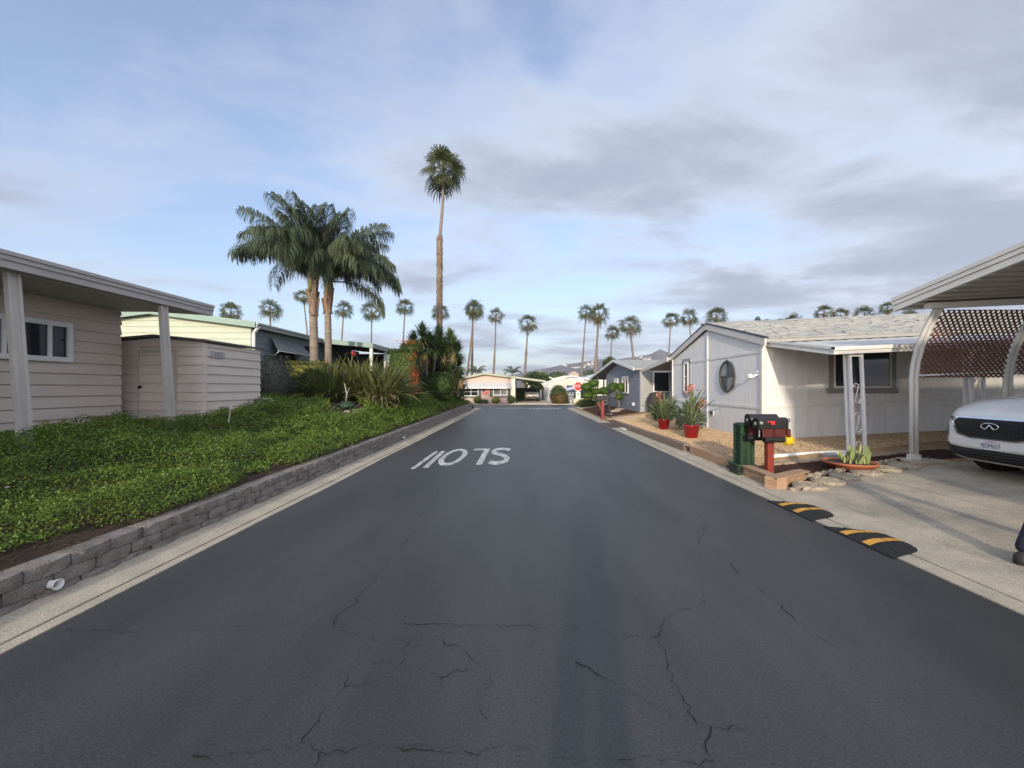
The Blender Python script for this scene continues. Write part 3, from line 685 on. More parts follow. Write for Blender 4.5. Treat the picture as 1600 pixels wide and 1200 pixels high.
rf.obj('roof', M('roof_gravel', (.42,.43,.42), .9), h2)
for s in (-1, 1):
    f = MB(); f.ext([(-12.4,13.15,4.06),(-12.4+s*3.56,13.15,3.60),(-12.4+s*3.56,13.15,3.79),(-12.4,13.15,4.27)], (0,.05,0)); f.obj('fascia', mint, h2)
f = MB(); f.box(-8.87,-8.80,13.2,18.25,3.60,3.70); f.box(-8.86,-8.76,13.2,18.25,3.702,3.77); f.obj('gutter', M('gutter', (.40,.43,.42), .5), h2)
vt = MB(); vt.box(-12.02,-11.97,13.35,13.375,3.2,3.95); vt.obj('joint_trim', cream_sid, h2)
ds = MB(); ds.tube([(-8.83,13.3,3.66),(-8.85,13.28,3.58),(-9.0,13.36,3.46),(-9.02,13.36,3.38),(-9.02,13.36,1.3)], .055, 8); ds.obj('downspout', white_trim, h2)
ct = MB(); ct.box(-9.115,-9.06,13.36,13.43,1.0,3.64); ct.obj('corner_trim', teal_dark, h2)
window(h2, (-9.07,15.2,2.68), (0,1,0), 1.30, 1.25, (1,0,0), frame_m=teal_dark, fw=.05, mull=(.0,))
for (ya, yb) in ((14.30,14.56),(15.86,16.10)):
    m = MB(); m.box(-9.07,-9.03,ya,yb,2.05,3.40); m.obj('shutter', M('shutter', (.10,.15,.16), .6), h2)
m = MB(); m.ext([(-9.03,14.30,3.42),(-9.03,16.10,3.42),(-8.62,16.35,2.92),(-8.62,14.05,2.92)], (0.01,0,-.025)); m.obj('window_awning', M('awning_slate', (.20,.225,.23), .6), h2)
m = MB(); m.beam((-9.0,14.4,2.75),(-8.64,14.2,2.93),.02,.02); m.beam((-9.0,15.95,2.75),(-8.64,16.2,2.93),.02,.02); m.beam((-8.625,14.06,2.91),(-8.625,16.34,2.91),.03,.03); m.obj('awning_arm', white_trim, h2)
m = MB(); m.box(-8.875+.0,-8.86,0,0,0,0) if False else m.box(-9.07,-9.03,16.60,17.14,3.12,3.32); m.obj('vent', black_pl, h2)
# open carport beyond
m = MB(); m.ext([(-9.1,17.5,3.66),(-6.62,17.5,3.42),(-6.62,17.5,3.50),(-9.1,17.5,3.74)], (0,4.9,0)); m.obj('carport_roof', M('carport_dark', (.07,.08,.08), .8), h2)
m = MB(); m.ext([(-9.15,17.46,3.60),(-6.58,17.46,3.36),(-6.58,17.46,3.56),(-9.15,17.46,3.80)], (0,.04,0)); m.obj('fascia', mint, h2)
m = MB(); m.box(-6.61,-6.55,17.5,22.4,3.36,3.56); m.obj('fascia', M('gutter', (.40,.43,.42)), h2)
for y in (17.6, 19.4, 21.2): m = MB(); m.box(-6.72,-6.60,y-.06,y+.06,1.1,3.41); m.obj('carport_post', white_m, h2)
m = MB(); m.box(-9.1,-7.55,22.2,22.3,.8,3.5); m.obj('back_wall', teal_dark, h2)
m = MB(); m.box(-9.085,-9.05,18.5,19.4,1.6,3.1); m.obj('door', M('door_grey', (.25,.25,.25), .6), h2)
# ================================================================ vegetation builders
class TB:
    """triangle buffer for foliage"""
    def __init__(s): s.V = []; s.F = []; s.n = 0
    def add(s, V, F): V = np.asarray(V, np.float32); F = np.asarray(F, np.int32); s.V.append(V); s.F.append(F+s.n); s.n += len(V)
    def strip(s, pts, ws, side):
        """ribbon along pts with half widths ws (tip may be 0)"""
        V = []
        for p, w in zip(pts, ws): V += [p-side*w, p+side*w]
        n = len(pts); F = []
        for i in range(n-1): F += [(2*i, 2*i+1, 2*i+3), (2*i, 2*i+3, 2*i+2)]
        s.add([tuple(v) for v in V], F)
    def mesh(s, name): return npmesh(name, np.concatenate(s.V), np.concatenate(s.F))
def queen_frond(seed, e0, bend, ln, nl=150):
    r = random.Random(seed); t = TB(); pts = []; p = Vector((0,0,0)); n = 26
    for i in range(n+1):
        s = i/n; e = e0 - bend*s**1.5; pts.append(p.copy()); p = p + Vector((math.cos(e), 0, math.sin(e)))*ln/n
    for i in range(n): t.strip([pts[i], pts[i+1]], [.028*(1-i/n)+.006, .028*(1-(i+1)/n)+.006], Vector((0,1,0))); t.strip([pts[i], pts[i+1]], [.028*(1-i/n)+.006, .028*(1-(i+1)/n)+.006], Vector((0,0,1)))
    for side in (-1, 1):
        for k in range(nl):
            s = .16+.84*(k+r.random())/nl; q = s*n; i = min(int(q), n-1); base = pts[i].lerp(pts[i+1], q-i); f = (pts[i+1]-pts[i]).normalized()
            l = (.74*math.sin(math.pi*min(1, .12+.84*s))**.6+.12)*r.uniform(.8, 1.15)
            d = (Vector((0,side,0))*r.uniform(.5, .95) + f*r.uniform(.35, .7) + Vector((0,0,1))*r.uniform(-.35, .55)).normalized()
            m = base + d*l*.38; e = m + (d*.38 + Vector((0,0,-1))*r.uniform(.55, 1.0)).normalized()*l*.36
            g = e + (d*.1 + Vector((r.uniform(-.15,.15), r.uniform(-.15,.15), -1))).normalized()*l*.30
            sd = d.cross(Vector((0,0,1)));  sd = (sd.normalized() if sd.length > .1 else Vector((1,0,0)))
            sd = (sd + Vector((r.uniform(-.5,.5), r.uniform(-.5,.5), r.uniform(-.3,.3)))).normalized()
            t.strip([base, m, e, g], [.005, .0120, .0095, .0015], sd)
    return t.mesh('frond')
QF = {}
for k, (e0, bend) in enumerate(((82,42),(70,75),(58,105),(45,120),(28,120),(8,95))):
    for v in range(2): me = queen_frond(31*k+v, R(e0), R(bend)*(1+.08*v), 3.0 + (.3 if k in (1, 2, 3) else 0)); me.materials.append(leaf_queen); QF[k, v] = me
def ringed_trunk(base, top, r0, r1, sway=.05, n=26):
    base, top = Vector(base), Vector(top); pts = []; rs = []
    for i in range(n+1):
        s = i/n; pts.append(base.lerp(top, s) + Vector((math.sin(s*3)*sway, math.cos(s*2.2)*sway*.5, 0))); rs.append((r0+(r1-r0)*s)*(1+(.035 if i % 2 else -.02)))
    return pts, rs
def queen_palm(label, base, husk_z, top_z, fronds, seed, r0=.152):
    r = random.Random(seed); b = Vector(base); top = Vector((b.x+r.uniform(-.06,.06), b.y, top_z)); hk = b.lerp(top, (husk_z-b.z)/(top_z-b.z))
    th = thing('queen_palm', label, 'palm tree', b, 'feathery palms by the blue-grey house')
    m = MB(); pts, rs = ringed_trunk(b-Vector((0,0,.2)), hk, r0*1.08, r0*.93, .02, 40); m.tube(pts, rs, 14); m.obj('trunk', trunk_ringed, th, True)
    m = MB()
    pts = []; rs = []
    for i in range(14): s = i/13; pts.append(hk.lerp(top, s)); rs.append(r0*(.98+.22*math.sin(s*3.1)-.5*s*s*.6)+r.uniform(-.01,.012))
    m.tube(pts, rs, 12)
    for i in range(16):
        a = r.uniform(0, 6.28); s = r.uniform(0, .75); c = hk.lerp(top, s); o = Vector((math.cos(a), math.sin(a), 0)); h = r.uniform(.35, .75)
        m.beam(c+o*r0*.9, c+o*(r0*1.15+r.uniform(.0,.07))+Vector((0,0,h)), .13, .03, o)
    for i in range(5):
        a = r.uniform(0, 6.28); o = Vector((math.cos(a), math.sin(a), 0)); m.beam(hk+o*r0*.95+Vector((0,0,.12)), hk+o*(r0*1.3)-Vector((0,0,r.uniform(0,.1))), .10, .02, o)
    m.obj('husk', trunk_top, th)
    st = MB()
    for (az, k, sc) in fronds:
        o = Vector((math.cos(az), math.sin(az), 0)); st.tube([top-Vector((0,0,.55))+o*.10, top-Vector((0,0,.15))+o*.16, top+o*.12+Vector((0,0,.1))], [.06,.045,.03], 6)
        M4 = Matrix.Translation(top - b + o*.08) @ Matrix.Rotation(az, 4, 'Z') @ Matrix.Rotation(R(r.uniform(-12,12)), 4, 'X') @ Matrix.Diagonal((sc, sc, sc, 1))
        instance('frond', QF[k, r.randint(0,1)], th, M4)
    st.obj('crownshaft', rachis_m, th, True)
    return th
queen_palm('left feathery palm of the pair, trunk rust-brown under the crown', (-7.85,15,1.0), 4.35, 5.75,
   [(R(178),2,1.06),(R(190),2,1.0),(R(165),2,1.08),(R(150),3,.95),(R(110),1,1.0),(R(75),0,1.02),(R(235),1,.95),(R(262),0,.98),(R(300),1,.92),(R(262),2,.9),(R(345),2,.85),(R(40),3,.9),(R(185),2,1.0),(R(120),2,1.0),(R(280),3,.9),(R(90),0,.9),(R(200),0,.95),(R(-90),1,1.0),(R(-80),2,.9),(R(-112),2,.95),(R(-60),1,1.0),(R(172),1,1.0),(R(192),1,.9)], 4)
queen_palm('right feathery palm of the pair, darker greyer trunk', (-7.47,15.3,1.0), 4.5, 5.70,
   [(R(2),2,.88),(R(18),3,.95),(R(-40),3,.95),(R(-70),4,.85),(R(50),2,1.0),(R(85),1,1.0),(R(110),2,.95),(R(-95),1,.9),(R(-5),1,1.0),(R(30),5,.85),(R(-60),1,.95),(R(10),2,.9),(R(-20),3,.9),(R(-50),2,.95),(R(35),3,1.0),(R(-80),3,.85),(R(70),1,.95),(R(100),0,.9),(R(-30),0,.95),(R(-92),2,.9),(R(-75),1,1.0),(R(40),1,1.0),(R(15),1,1.0),(R(-35),2,.95),(R(-8),3,.85)], 9, .128)

def fan_leaf(t, hub, d, rad, nseg, r, droop=.35, width=.055):
    d = d.normalized(); up = Vector((0,0,1)) - d*d.z
    up = up.normalized() if up.length > .15 else Vector((r.uniform(-1,1), r.uniform(-1,1), 0)).normalized()
    sd = d.cross(up).normalized(); sd = (sd + up*r.uniform(-1.1,1.1)).normalized(); nn = sd.cross(d)
    for k in range(nseg):
        th = R(-108 + 216*(k+.5)/nseg + r.uniform(-4,4)); q = d*math.cos(th) + sd*math.sin(th); l = rad*(1-.18*abs(th)/R(108))*r.uniform(.88,1.08)
        side = (d*-math.sin(th) + sd*math.cos(th)).normalized(); m = hub + q*l*.55 + nn*(.02 if k % 2 else -.02)
        e = hub + q*l*.82 + Vector((0,0,-1))*l*droop*.35; g = hub + q*l*.93 + Vector((0,0,-1))*l*droop
        t.strip([hub, m, e, g], [.006, width*l, width*l*.7, .003], side)
def fan_crown(seed, s=1.0, n=34, nseg=15, emin=-50, petl=.95, rad=.95):
    r = random.Random(seed); t = TB(); dead = TB()
    for i in range(n):
        u = (i+.5)/n; e = R(86 + (emin-86)*u**.9 + r.uniform(-7,7)); az = i*2.39996 + r.uniform(-.3,.3)
        d = Vector((math.cos(az)*math.cos(e), math.sin(az)*math.cos(e), math.sin(e))); pl = petl*r.uniform(.8,1.15)*s
        hub = d*pl + Vector((0,0,-.10*pl)); tt = dead if e < R(-40) and r.random() < .35 else t
        tt.strip([Vector((0,0,0)), hub*.5+Vector((0,0,.03)), hub], [.03*s, .022*s, .012*s], d.cross(Vector((0,0,1))).normalized() if abs(d.z) < .98 else Vector((1,0,0)))
        fan_leaf(tt, hub, d + Vector((0,0,-.35)), rad*s*r.uniform(.85,1.1), nseg, r, .16 if e > 0 else .38, .05)
    for i in range(4):
        az = r.uniform(0,6.28); d = Vector((math.cos(az)*.5, math.sin(az)*.5, -1)).normalized(); hub = d*petl*.55*s
        fan_leaf(dead, hub, d, rad*.6*s, 9, r, .6)
    return t.mesh('crown'), dead.mesh('skirt')
CR = [fan_crown(40+i, 1.0, 31, 13) for i in range(5)]
CR += [fan_crown(60, 1.0, 24, 13, -30), fan_crown(61, 1.0, 32, 13, -68)]
for a, b_ in CR: a.materials.append(leaf_fan); b_.materials.append(leaf_dead)
def fan_palm(label, Y, crown, basepx, scale=1.0, v=None, r0=.21, knee=None, seed=0):
    r = random.Random(seed*7+3); top = at(crown[0], crown[1], Y); b = at(basepx[0], basepx[1], Y); k = (b.z-top.z)
    low = Vector((top.x+(b.x-top.x)*((top.z+.3)/(top.z-b.z)), Y, -.3)) if b.z < top.z-1 else Vector((top.x, Y, -.3))
    th = thing('fan_palm', label, 'palm tree', low, 'fan palms along the skyline')
    pts = []; rs = []; n = 18; kz = knee if knee else .55
    for i in range(n+1):
        s = i/n; p = low.lerp(top, s); bow = math.sin(s*math.pi)*.25*(r.random()-.5 if i == -1 else .4*math.sin(seed)); p.x += bow
        rr = r0*(1.15-.45*s)*(1.0 if s < kz else .72) * (1.35 if abs(s-kz) < .03 else 1); pts.append(p); rs.append(rr*scale*(1+r.uniform(-.06,.06)))
    m = MB(); m.tube(pts, rs, 8); m.obj('trunk', trunk_fan, th, True)
    a, d = CR[(seed if v is None else v) % len(CR)]
    scale *= 1.0+.07*math.sin(seed*2.1); M4 = Matrix.Translation(top-low) @ Matrix.Rotation(seed*1.3, 4, 'Z') @ Matrix.Rotation(.12*math.sin(seed*3.7), 4, 'X') @ Matrix.Diagonal((scale, scale, scale*(.95+.1*math.cos(seed*1.7)), 1))
    instance('crown', a, th, M4); instance('skirt', d, th, M4)
for i, (lab, Y, c, bpx, sc, v) in enumerate([
 ('squat fan palm top just over the mint roof, leftmost on the skyline', 60, (361,488), (361,560), 1.06, 0),
 ('fan palm over the blue-grey roof edge, left of the feathery pair', 60, (422,482), (422,560), 1.02, 1),
 ('slim fan palm crown touching the left feathery palm trunk', 62, (474,464), (481,540), .92, 2),
 ('fan palm immediately right of the feathery pair', 60, (537,484), (532,560), .98, 3),
 ('fan palm over the mint carport roof', 60, (581,486), (581,560), .98, 4),
 ('fan palm over the far carport end, left of the tallest palm', 58, (633,480), (630,560), .98, 0),
 ('fan palm half hidden behind the tallest palm trunk', 60, (688,488), (688,560), .95, 1),
 ('fan palm with an orange dead skirt above the twin leaning trunks', 62, (741,482), (729,590), .98, 6),
 ('fan palm behind the peak of the pink gable', 62, (775,493), (770,590), .95, 3),
 ('fan palm with a knobbly bent trunk over the far carport', 62, (825,505), (819,592), 1.05, 6),
 ('tall slim leaning fan palm left of the pale pair right of the road', 66, (916,488), (909,590), .98, 1),
 ('thick-trunked tall fan palm right of the slim leaning one', 60, (936,490), (931,590), 1.12, 6),
 ('short fan palm between two taller ones over the grey house', 66, (957,520), (952,590), .90, 3),
 ('thick-trunked fan palm leaning left over the grey roof', 60, (984,508), (992,590), 1.10, 2),
 ('slim fan palm rising behind the small peaked hill', 64, (1048,500), (1042,580), 1.0, 4),
 ('fan palm just left of the white gable peak', 64, (1077,496), (1081,580), .95, 0),
 ('fan palm just right of the white gable peak', 62, (1119,494), (1118,580), .98, 1),
 ('fan palm standing highest over the middle of the shingle roof', 56, (1288,488), (1286,560), .92, 5),
 ('brownish fan palm crown sunk behind the shingle roof', 58, (1314,495), (1314,560), .85, 6),
 ('wide fan palm crown right of the brownish one behind the shingle roof', 58, (1351,493), (1351,560), .95, 2),
 ('fan palm beside the corner of the white carport roof', 56, (1387,481), (1387,560), .80, 3),
 ('blurred low fan palm top left of centre over the shingle roof', 52, (1241,503), (1241,560), .85, 5),
 ('fan palm top seen low under the carport roof corner', 52, (1421,499), (1421,560), .80, 5)]):
    fan_palm(lab, Y, c, bpx, sc, v, .24 if 'thick' in lab else .19, .5 if i != 9 else .62, i)
# second trunk of the twin
t2 = thing('fan_palm', 'second leaning trunk crossing behind the orange-skirted palm', 'palm tree', at(736,590,63.5), 'fan palms along the skyline')
m = MB(); m.tube([Vector((at(737,590,63.5).x, 63.5, -.3)), at(738,540,63.5), at(739,480,63.5)], [.24,.17,.12], 8); m.obj('trunk', trunk_fan, t2, True)
instance('crown', CR[2][0], t2, Matrix.Translation(at(740,484,63.5)-at(736,590,63.5)) @ Matrix.Diagonal((.85,.85,.85,1)))

# the tallest palm, close to the road
tp = thing('fan_palm', 'tallest slender palm with a shaggy lower trunk right behind the yucca clump', 'palm tree', at(686.5,560,22).xy.to_3d()+Vector((0,0,1.1)))
b0 = BASE[tp.name]; ktop = at(687,372,22); ttop = at(693,268,22)
m = MB(); pts = [b0-Vector((0,0,.3)), b0.lerp(ktop,.3), b0.lerp(ktop,.6), ktop, ktop+Vector((0,0,.05))]; m.tube(pts, [.165,.15,.14,.13,.09], 12); m.obj('trunk', trunk_fan, tp, True)
m = MB(); n = 16; m.tube([ktop.lerp(ttop, i/n) + Vector((.05*math.sin(3*i/n),0,0)) for i in range(n+1)], [.088*(1+(.05 if i % 2 else -.03))-.02*i/n for i in range(n+1)], 10); m.obj('upper_trunk', trunk_ringed, tp, True)
m = MB(); r = random.Random(5)
for i in range(620):
    s = (i/620); c = b0.lerp(ktop, s); a = i*2.4; o = Vector((math.cos(a), math.sin(a), 0)); rr = .145-.02*s; h = r.uniform(.10,.19); out = r.uniform(.025,.075)
    m.beam(c+o*rr*.93, c+o*(rr+out)+Vector((0,0,h)), r.uniform(.05,.09), .018, o)
m.obj('boots', boot_m, tp, kind='stuff')
rr_ = random.Random(8); lm = []
ELV = (84, 66, 48, 30, 12, -6, -26, -46)
for e_ in ELV:
    for v in range(2):
        t = TB(); e = R(e_); d = Vector((math.cos(e), 0, math.sin(e))); hub = d*.80 + Vector((0,0,-.10)); t.strip([Vector((0,0,0)), d*.4, hub], [.03,.02,.012], Vector((0,1,0)))
        fan_leaf(t, hub, (d+Vector((0,0,-.35))), .86, 22, rr_, .22 if e_ > 40 else .42, .036); me = t.mesh('frond'); me.materials.append(leaf_fan); lm.append(me)
for i in range(50):
    u = (i+.5)/50; k = min(7, int(u*8)); sc = rr_.uniform(.72,.98)
    instance('frond', lm[2*k + i % 2], tp, Matrix.Translation(ttop-b0+Vector((0,0,.12))) @ Matrix.Rotation(i*2.4+rr_.uniform(-.2,.2), 4, 'Z') @ Matrix.Diagonal((sc,sc,sc,1)))
# ---- small feathery palms by the far house
for lab, px, py, Y, sc in (('small feathery palm behind the left slope of the pink gable', 744, 584, 52, .52), ('small feathery palm beside the pillar of the pink gabled house', 801, 584, 50, .45),
                       ('hazy feathery palm top at the left end of the shingle roof', 1180, 520, 45, .75), ('hazy feathery palm top behind the shingle roof, second from its left end', 1196, 520, 50, .8)):
    c = at(px, py, Y); th = thing('queen_palm', lab, 'palm tree', (c.x, Y, -.3), 'small feathery palms in the distance')
    m = MB(); m.tube([(c.x,Y,-.3),(c.x,Y,c.z)], [.16,.10], 8); m.obj('trunk', trunk_ringed, th, True)
    for i in range(9):
        instance('frond', QF[(2,3,1)[i % 3], i % 2], th, Matrix.Translation((0,0,c.z+.3)) @ Matrix.Rotation(i*.7+px, 4, 'Z') @ Matrix.Diagonal((sc,sc,sc,1)))

# ---- bushes
def foliage_pts(c, r, n, shape, rng, top_bias=0):
    if shape == 'box':
        P = rng.uniform(-1, 1, (n, 3)); k = rng.integers(0, 3, n); s = np.where(rng.random(n) < .5, -1, 1); P[np.arange(n), k] = s*rng.uniform(.82, 1.03, n); Nn = np.zeros((n, 3)); Nn[np.arange(n), k] = s
    else:
        Nn = rng.normal(0, 1, (n, 3)); Nn /= np.linalg.norm(Nn, axis=1)[:, None]; lump = 1 + .16*np.sin(Nn[:, 0]*7+c[0])*np.sin(Nn[:, 1]*6+c[1]*3)*np.cos(Nn[:, 2]*8)
        P = Nn*lump[:, None]*(1-.30*rng.random(n)**2.0)[:, None]
    return P*np.array(r)+np.array(c), Nn
def bush(name, label, cat, c, r, n, leaf, mat, shape='ell', parent=None, group=None, asp=.55, core=.86, extra=None, rough=.8):
    P, Nn = foliage_pts(c, r, n, shape, RNG); D = Nn + RNG.normal(0, rough, (n, 3)); D[:, 2] += .25
    V, F = rot_leaf(P, D, leaf*RNG.uniform(.6, 1.4, n), leaf*asp)
    m = MB()
    if shape == 'box': m.box(c[0]-r[0]*core, c[0]+r[0]*core, c[1]-r[1]*core, c[1]+r[1]*core, c[2]-r[2], c[2]+r[2]*core)
    else: m.ball(c, r[0]*core, r[1]*core, r[2]*core, 14, 9, .06)
    bm = bmesh.new(); tm = m.mesh(); bm.from_mesh(tm); bmesh.ops.triangulate(bm, faces=bm.faces); bm.to_mesh(tm); bm.free()
    nv = len(tm.vertices); cv = np.empty(nv*3); tm.vertices.foreach_get('co', cv); cf = np.empty(len(tm.polygons)*3, np.int32); tm.polygons.foreach_get('vertices', cf)
    me = npmesh(name, np.concatenate([V, cv.reshape(-1, 3)]), np.concatenate([F, cf.reshape(-1, 3)+len(V)]))
    kw = {} if parent else dict(label=label, cat=cat, group=group)
    return link(name, me, mat, parent, False, **kw)
bush('shrub', 'dusky purple-grey lavender shrub beside the shed corner', 'shrub', (-7.75,12.3,1.75), (.62,.7,.85), 5200, .085, lav_m, asp=.22)
bush('shrub', 'dark green shrub between the lavender and the flax', 'shrub', (-7.35,13.9,1.55), (.6,.5,.70), 2600, .085, bush_m)
bush('hedge', 'golden-green clipped hedge under the blue-grey house window', 'hedge', (-8.2,15.1,1.75), (.85,.5,.80), 5200, .075, hedge_yel, 'box')
bush('shrub', 'dark shadowy evergreen mass behind the yucca clump', 'shrub', (-5.1,22.3,2.1), (1.5,.9,1.5), 6000, .13, bush_m)
bush('shrub', 'dark low shrub below the yucca heads on the bank end', 'shrub', (-4.3,20.8,1.75), (.95,.7,.65), 4200, .10, bush_m)
bush('shrub', 'dark leafy shrub filling the gap behind the far end of the bank', 'shrub', (-4.9,26.0,1.5), (1.3,1.2,1.1), 4500, .12, bush_m)
bv_ = thing('bougainvillea', 'tall clipped bougainvillea column with orange and red bracts down its right side', 'flowering shrub', (-5.2,18,1.2))
bush('foliage', None, None, (-5.30,18,2.25), (.62,.55,1.05), 5200, .085, bush_m, 'box', bv_)
bush('foliage', None, None, (-5.05,18.2,3.35), (.50,.4,.40), 2200, .08, bush_m, 'ell', bv_)
def sprinkle(name, mat, parent, c, r, n, leaf, kind=None):
    P = np.array(c)+RNG.normal(0, 1, (n, 3))*np.array(r); V, F = rot_leaf(P, rdir(n, -30, 80), leaf*RNG.uniform(.7, 1.3, n), leaf*.8, .35); return link(name, npmesh(name, V, F), mat, parent, kind=kind)
sprinkle('red_flowers', red_fl, bv_, (-4.74,17.42,1.85), (.11,.08,.36), 420, .065, 'stuff')
sprinkle('orange_flowers', orange_fl, bv_, (-5.05,17.75,3.62), (.26,.18,.06), 90, .065, 'stuff')
sprinkle('orange_flowers', orange_fl, bv_, (-4.78,17.42,2.95), (.12,.06,.16), 60, .06, 'stuff')
def yucca(label, heads, trunks, base):
    th = thing('yucca', label, 'yucca', base); r = random.Random(17)
    m = MB()
    for tr in trunks: m.tube(tr[0], tr[1], 8)
    m.obj('trunk', bark, th, True)
    for (c, s, n) in heads:
        t = TB(); c = Vector(c)
        for i in range(n):
            u = (i+.5)/n; e = R(88-130*u+r.uniform(-8,8)); az = i*2.4+r.uniform(-.2,.2); d = Vector((math.cos(az)*math.cos(e), math.sin(az)*math.cos(e), math.sin(e))); l = s*r.uniform(.8,1.1)
            sd = d.cross(Vector((0,0,1))); sd = sd.normalized() if sd.length > .05 else Vector((1,0,0)); o = c - Vector((0,0,u*.22*s))
            t.strip([o, o+d*l*.45, o+d*l*.8-Vector((0,0,.04*l)), o+d*l-Vector((0,0,.12*l))], [.012*s,.034*s,.022*s,.001], sd)
        link('rosette', t.mesh('rosette'), yucca_m, th)
        if r.random() < .62:
            t = TB()
            for i in range(70):
                az = r.uniform(0,6.28); o = c-Vector((0,0,.25*s)); d = Vector((math.cos(az)*.28, math.sin(az)*.28, -1)).normalized(); l = s*r.uniform(.7,1.25); sd = Vector((-math.sin(az), math.cos(az), 0))
                t.strip([o, o+Vector((d.x*.5,d.y*.5,-.1))*l*.6, o+d*l], [.02*s,.03*s,.004], sd)
            link('dead_skirt', t.mesh('dead_skirt'), leaf_dead, th)
Y = 21
hp = [(660,524,.85),(682,541,.8),(702,531,.78),(697,560,.82),(666,541,.8),(714,549,.75),(717,570,.75),(708,540,.7),(646,533,.7),(685,525,.7),(676,556,.75),(705,578,.7),(690,578,.65),(650,548,.6),(720,585,.55),(672,534,.7),(694,545,.75)]
heads = []
for i, (a, b_, s) in enumerate(hp): p = at(a, b_, Y+((i*37) % 7-3)*.16); heads.append((p, s*1.0, 170))
tr = []
for i in (0, 1, 3, 6, 8, 11):
    h = heads[i][0]; b_ = Vector((h.x*.5-2.45+.1*i-.2, Y+.1*(i % 3), 1.15)); tr.append(([b_, b_.lerp(h,.5)+Vector((.1*(i % 3-1),0,.1)), h], [.11,.08,.06]))
h = heads[0][0]; tr.append(([at(666,606,Y-.4), at(667,585,Y-.4), at(665,550,Y-.2)], [.09,.075,.065]))
yucca('clump of spiky dark yucca heads with straw-coloured dead skirts at the end of the bank', heads, tr, (-4.6,21,1.2))
def straps(t, c, n, ln, w, e0, e1, r, spread=.25, curl=1.1, az0=0, az1=6.283):
    c = Vector(c)
    for i in range(n):
        az = r.uniform(az0, az1); e = R(r.uniform(e0, e1)); l = ln*r.uniform(.6,1.15); o = Vector((math.cos(az), math.sin(az), 0)); p = c+o*spread*r.random(); sd = Vector((-o.y, o.x, 0)); pts = [p]
        cu = curl*r.uniform(.4,1.4); k = 5
        for j in range(k): ee = e-cu*(j/k)**1.5; p = p + (o*math.cos(ee)+Vector((0,0,1))*math.sin(ee))*l/k; pts.append(p)
        ww = w*r.uniform(.7,1.2); t.strip(pts, [ww*.6, ww, ww, ww*.85, ww*.55, .002], (sd+Vector((0,0,r.uniform(-.4,.4)))).normalized())
def flax(label, c, n, ln, seed, mat=flax_m):
    r = random.Random(seed); t = TB(); n = int(n*1.5); th = thing('flax', label, 'flax plant', c, 'strap-leaved flax clumps on the bank')
    straps(t, c, n, ln, .030, 24, 88, r, .65, 1.25); link('leaves', t.mesh('leaves'), mat, th); return th
flax_d = M('flax_leaf_green', (0.22,0.23,0.065), .5, col2=(0.055,0.08,0.025), vs=2, island=.7, trans=.2)
flax('dark green leafed flax clump in front of the feathery palm trunks', (-6.65,14.0,1.05), 330, 1.75, 1, flax_d)
flax('yellow-green flax clump with upright tips in the middle of the bank bed', (-5.95,14.6,1.1), 330, 1.75, 2)
fl = flax('yellow striped flax clump nearest the bougainvillea with drooping bronze leaves', (-5.15,14.5,1.08), 420, 1.65, 3)
r = random.Random(4); t = TB(); straps(t, (-5.1,14.2,1.05), 50, 1.35, .018, 5, 40, r, .5, 1.2, 3.6, 5.8); link('dry_leaves', t.mesh('dry_leaves'), M('dry_flax', (.40,.34,.20), .7, col2=(.2,.16,.09), island=.7), fl)
fb = thing('bird_of_paradise', 'coral red flower heads poking up beside the right feathery palm trunk', 'flower', (-6.2,14.2,1.1))
m = MB(); m.tube([(-6.2,14.2,1.1),(-6.02,14.1,2.75)], .02, 6); m.obj('stem', rachis_m, fb); sprinkle('petals', M('coral_petal', (.75,.10,.12), .6), fb, (-6.0,14.1,2.80), (.035,.035,.03), 26, .08)
# bed rocks, the white rock at the shed, a dead branch and hose
def rock(label, c, r, mat=rock_m, grp=None, name='rock'): m = MB(); m.ball(c, r[0], r[1], r[2], 12, 8, .10); return m.obj(name, mat, smooth=True, label=label, cat='rock', group=grp)
rock('white rounded rock at the foot of the shed corner', (-6.95,10.75,1.18), (.22,.2,.16))
for lab, x, y, s in (('pale rock below the dark flax clump, leftmost of the bed rocks', -5.2,11.8,.08), ('pale rock next to the leftmost bed rock', -5.0,12.05,.09), ('flat grey rock at the end of the dirt bed by the bougainvillea', -4.75,14.7,.15), ('pale flat rock in front of the bougainvillea foot', -4.6,15.9,.14), ('small pale rock beside the hose end', -4.65,15.2,.10)):
    rock(lab, (x, y, float(bankz(x, y))+s*.5), (s*1.4, s, s*.7), stone_m, 'rocks edging the dirt bed')
m = MB(); pts = []
for i in range(15): s = i/14; x = -5.15+.75*s; y = 12.1+3.4*s; pts.append((x+.05*math.sin(s*9), y, float(bankz(x, y))+.06))
m.tube(pts, .022, 6); m.obj('garden_hose', M('pale_hose', (.55,.50,.42), .6), label='pale garden hose lying along the dirt bed below the flax', cat='hose')
m = MB(); m.tube([(-5.72,12.9,1.1),(-5.66,12.85,1.4),(-5.74,12.85,1.75)], [.025,.02,.01], 6); m.tube([(-5.66,12.85,1.4),(-5.55,12.8,1.6)], [.015,.006], 5); m.obj('dead_branch', M('bleached_wood', (.55,.50,.44), .9), label='bleached dead branch sticking up before the dark flax', cat='branch')
m = MB(); m.tube([at(357,660,8.0), at(360,641,8.0)], .012, 6); m.lathe([(.0,0),(.03,.0),(.03,.07),(.0,.09)], at(361,640,8.0), 8); m.obj('garden_light', fascia_m, label='small stake light standing in the ground cover before the shed', cat='garden light')
bush('shrub', 'blue-green low succulent plant among the bed rocks', 'shrub', (-5.35,12.1,1.05), (.24,.24,.11), 500, .05, M('blue_leaf', (.075,.13,.075), .6, island=.5))
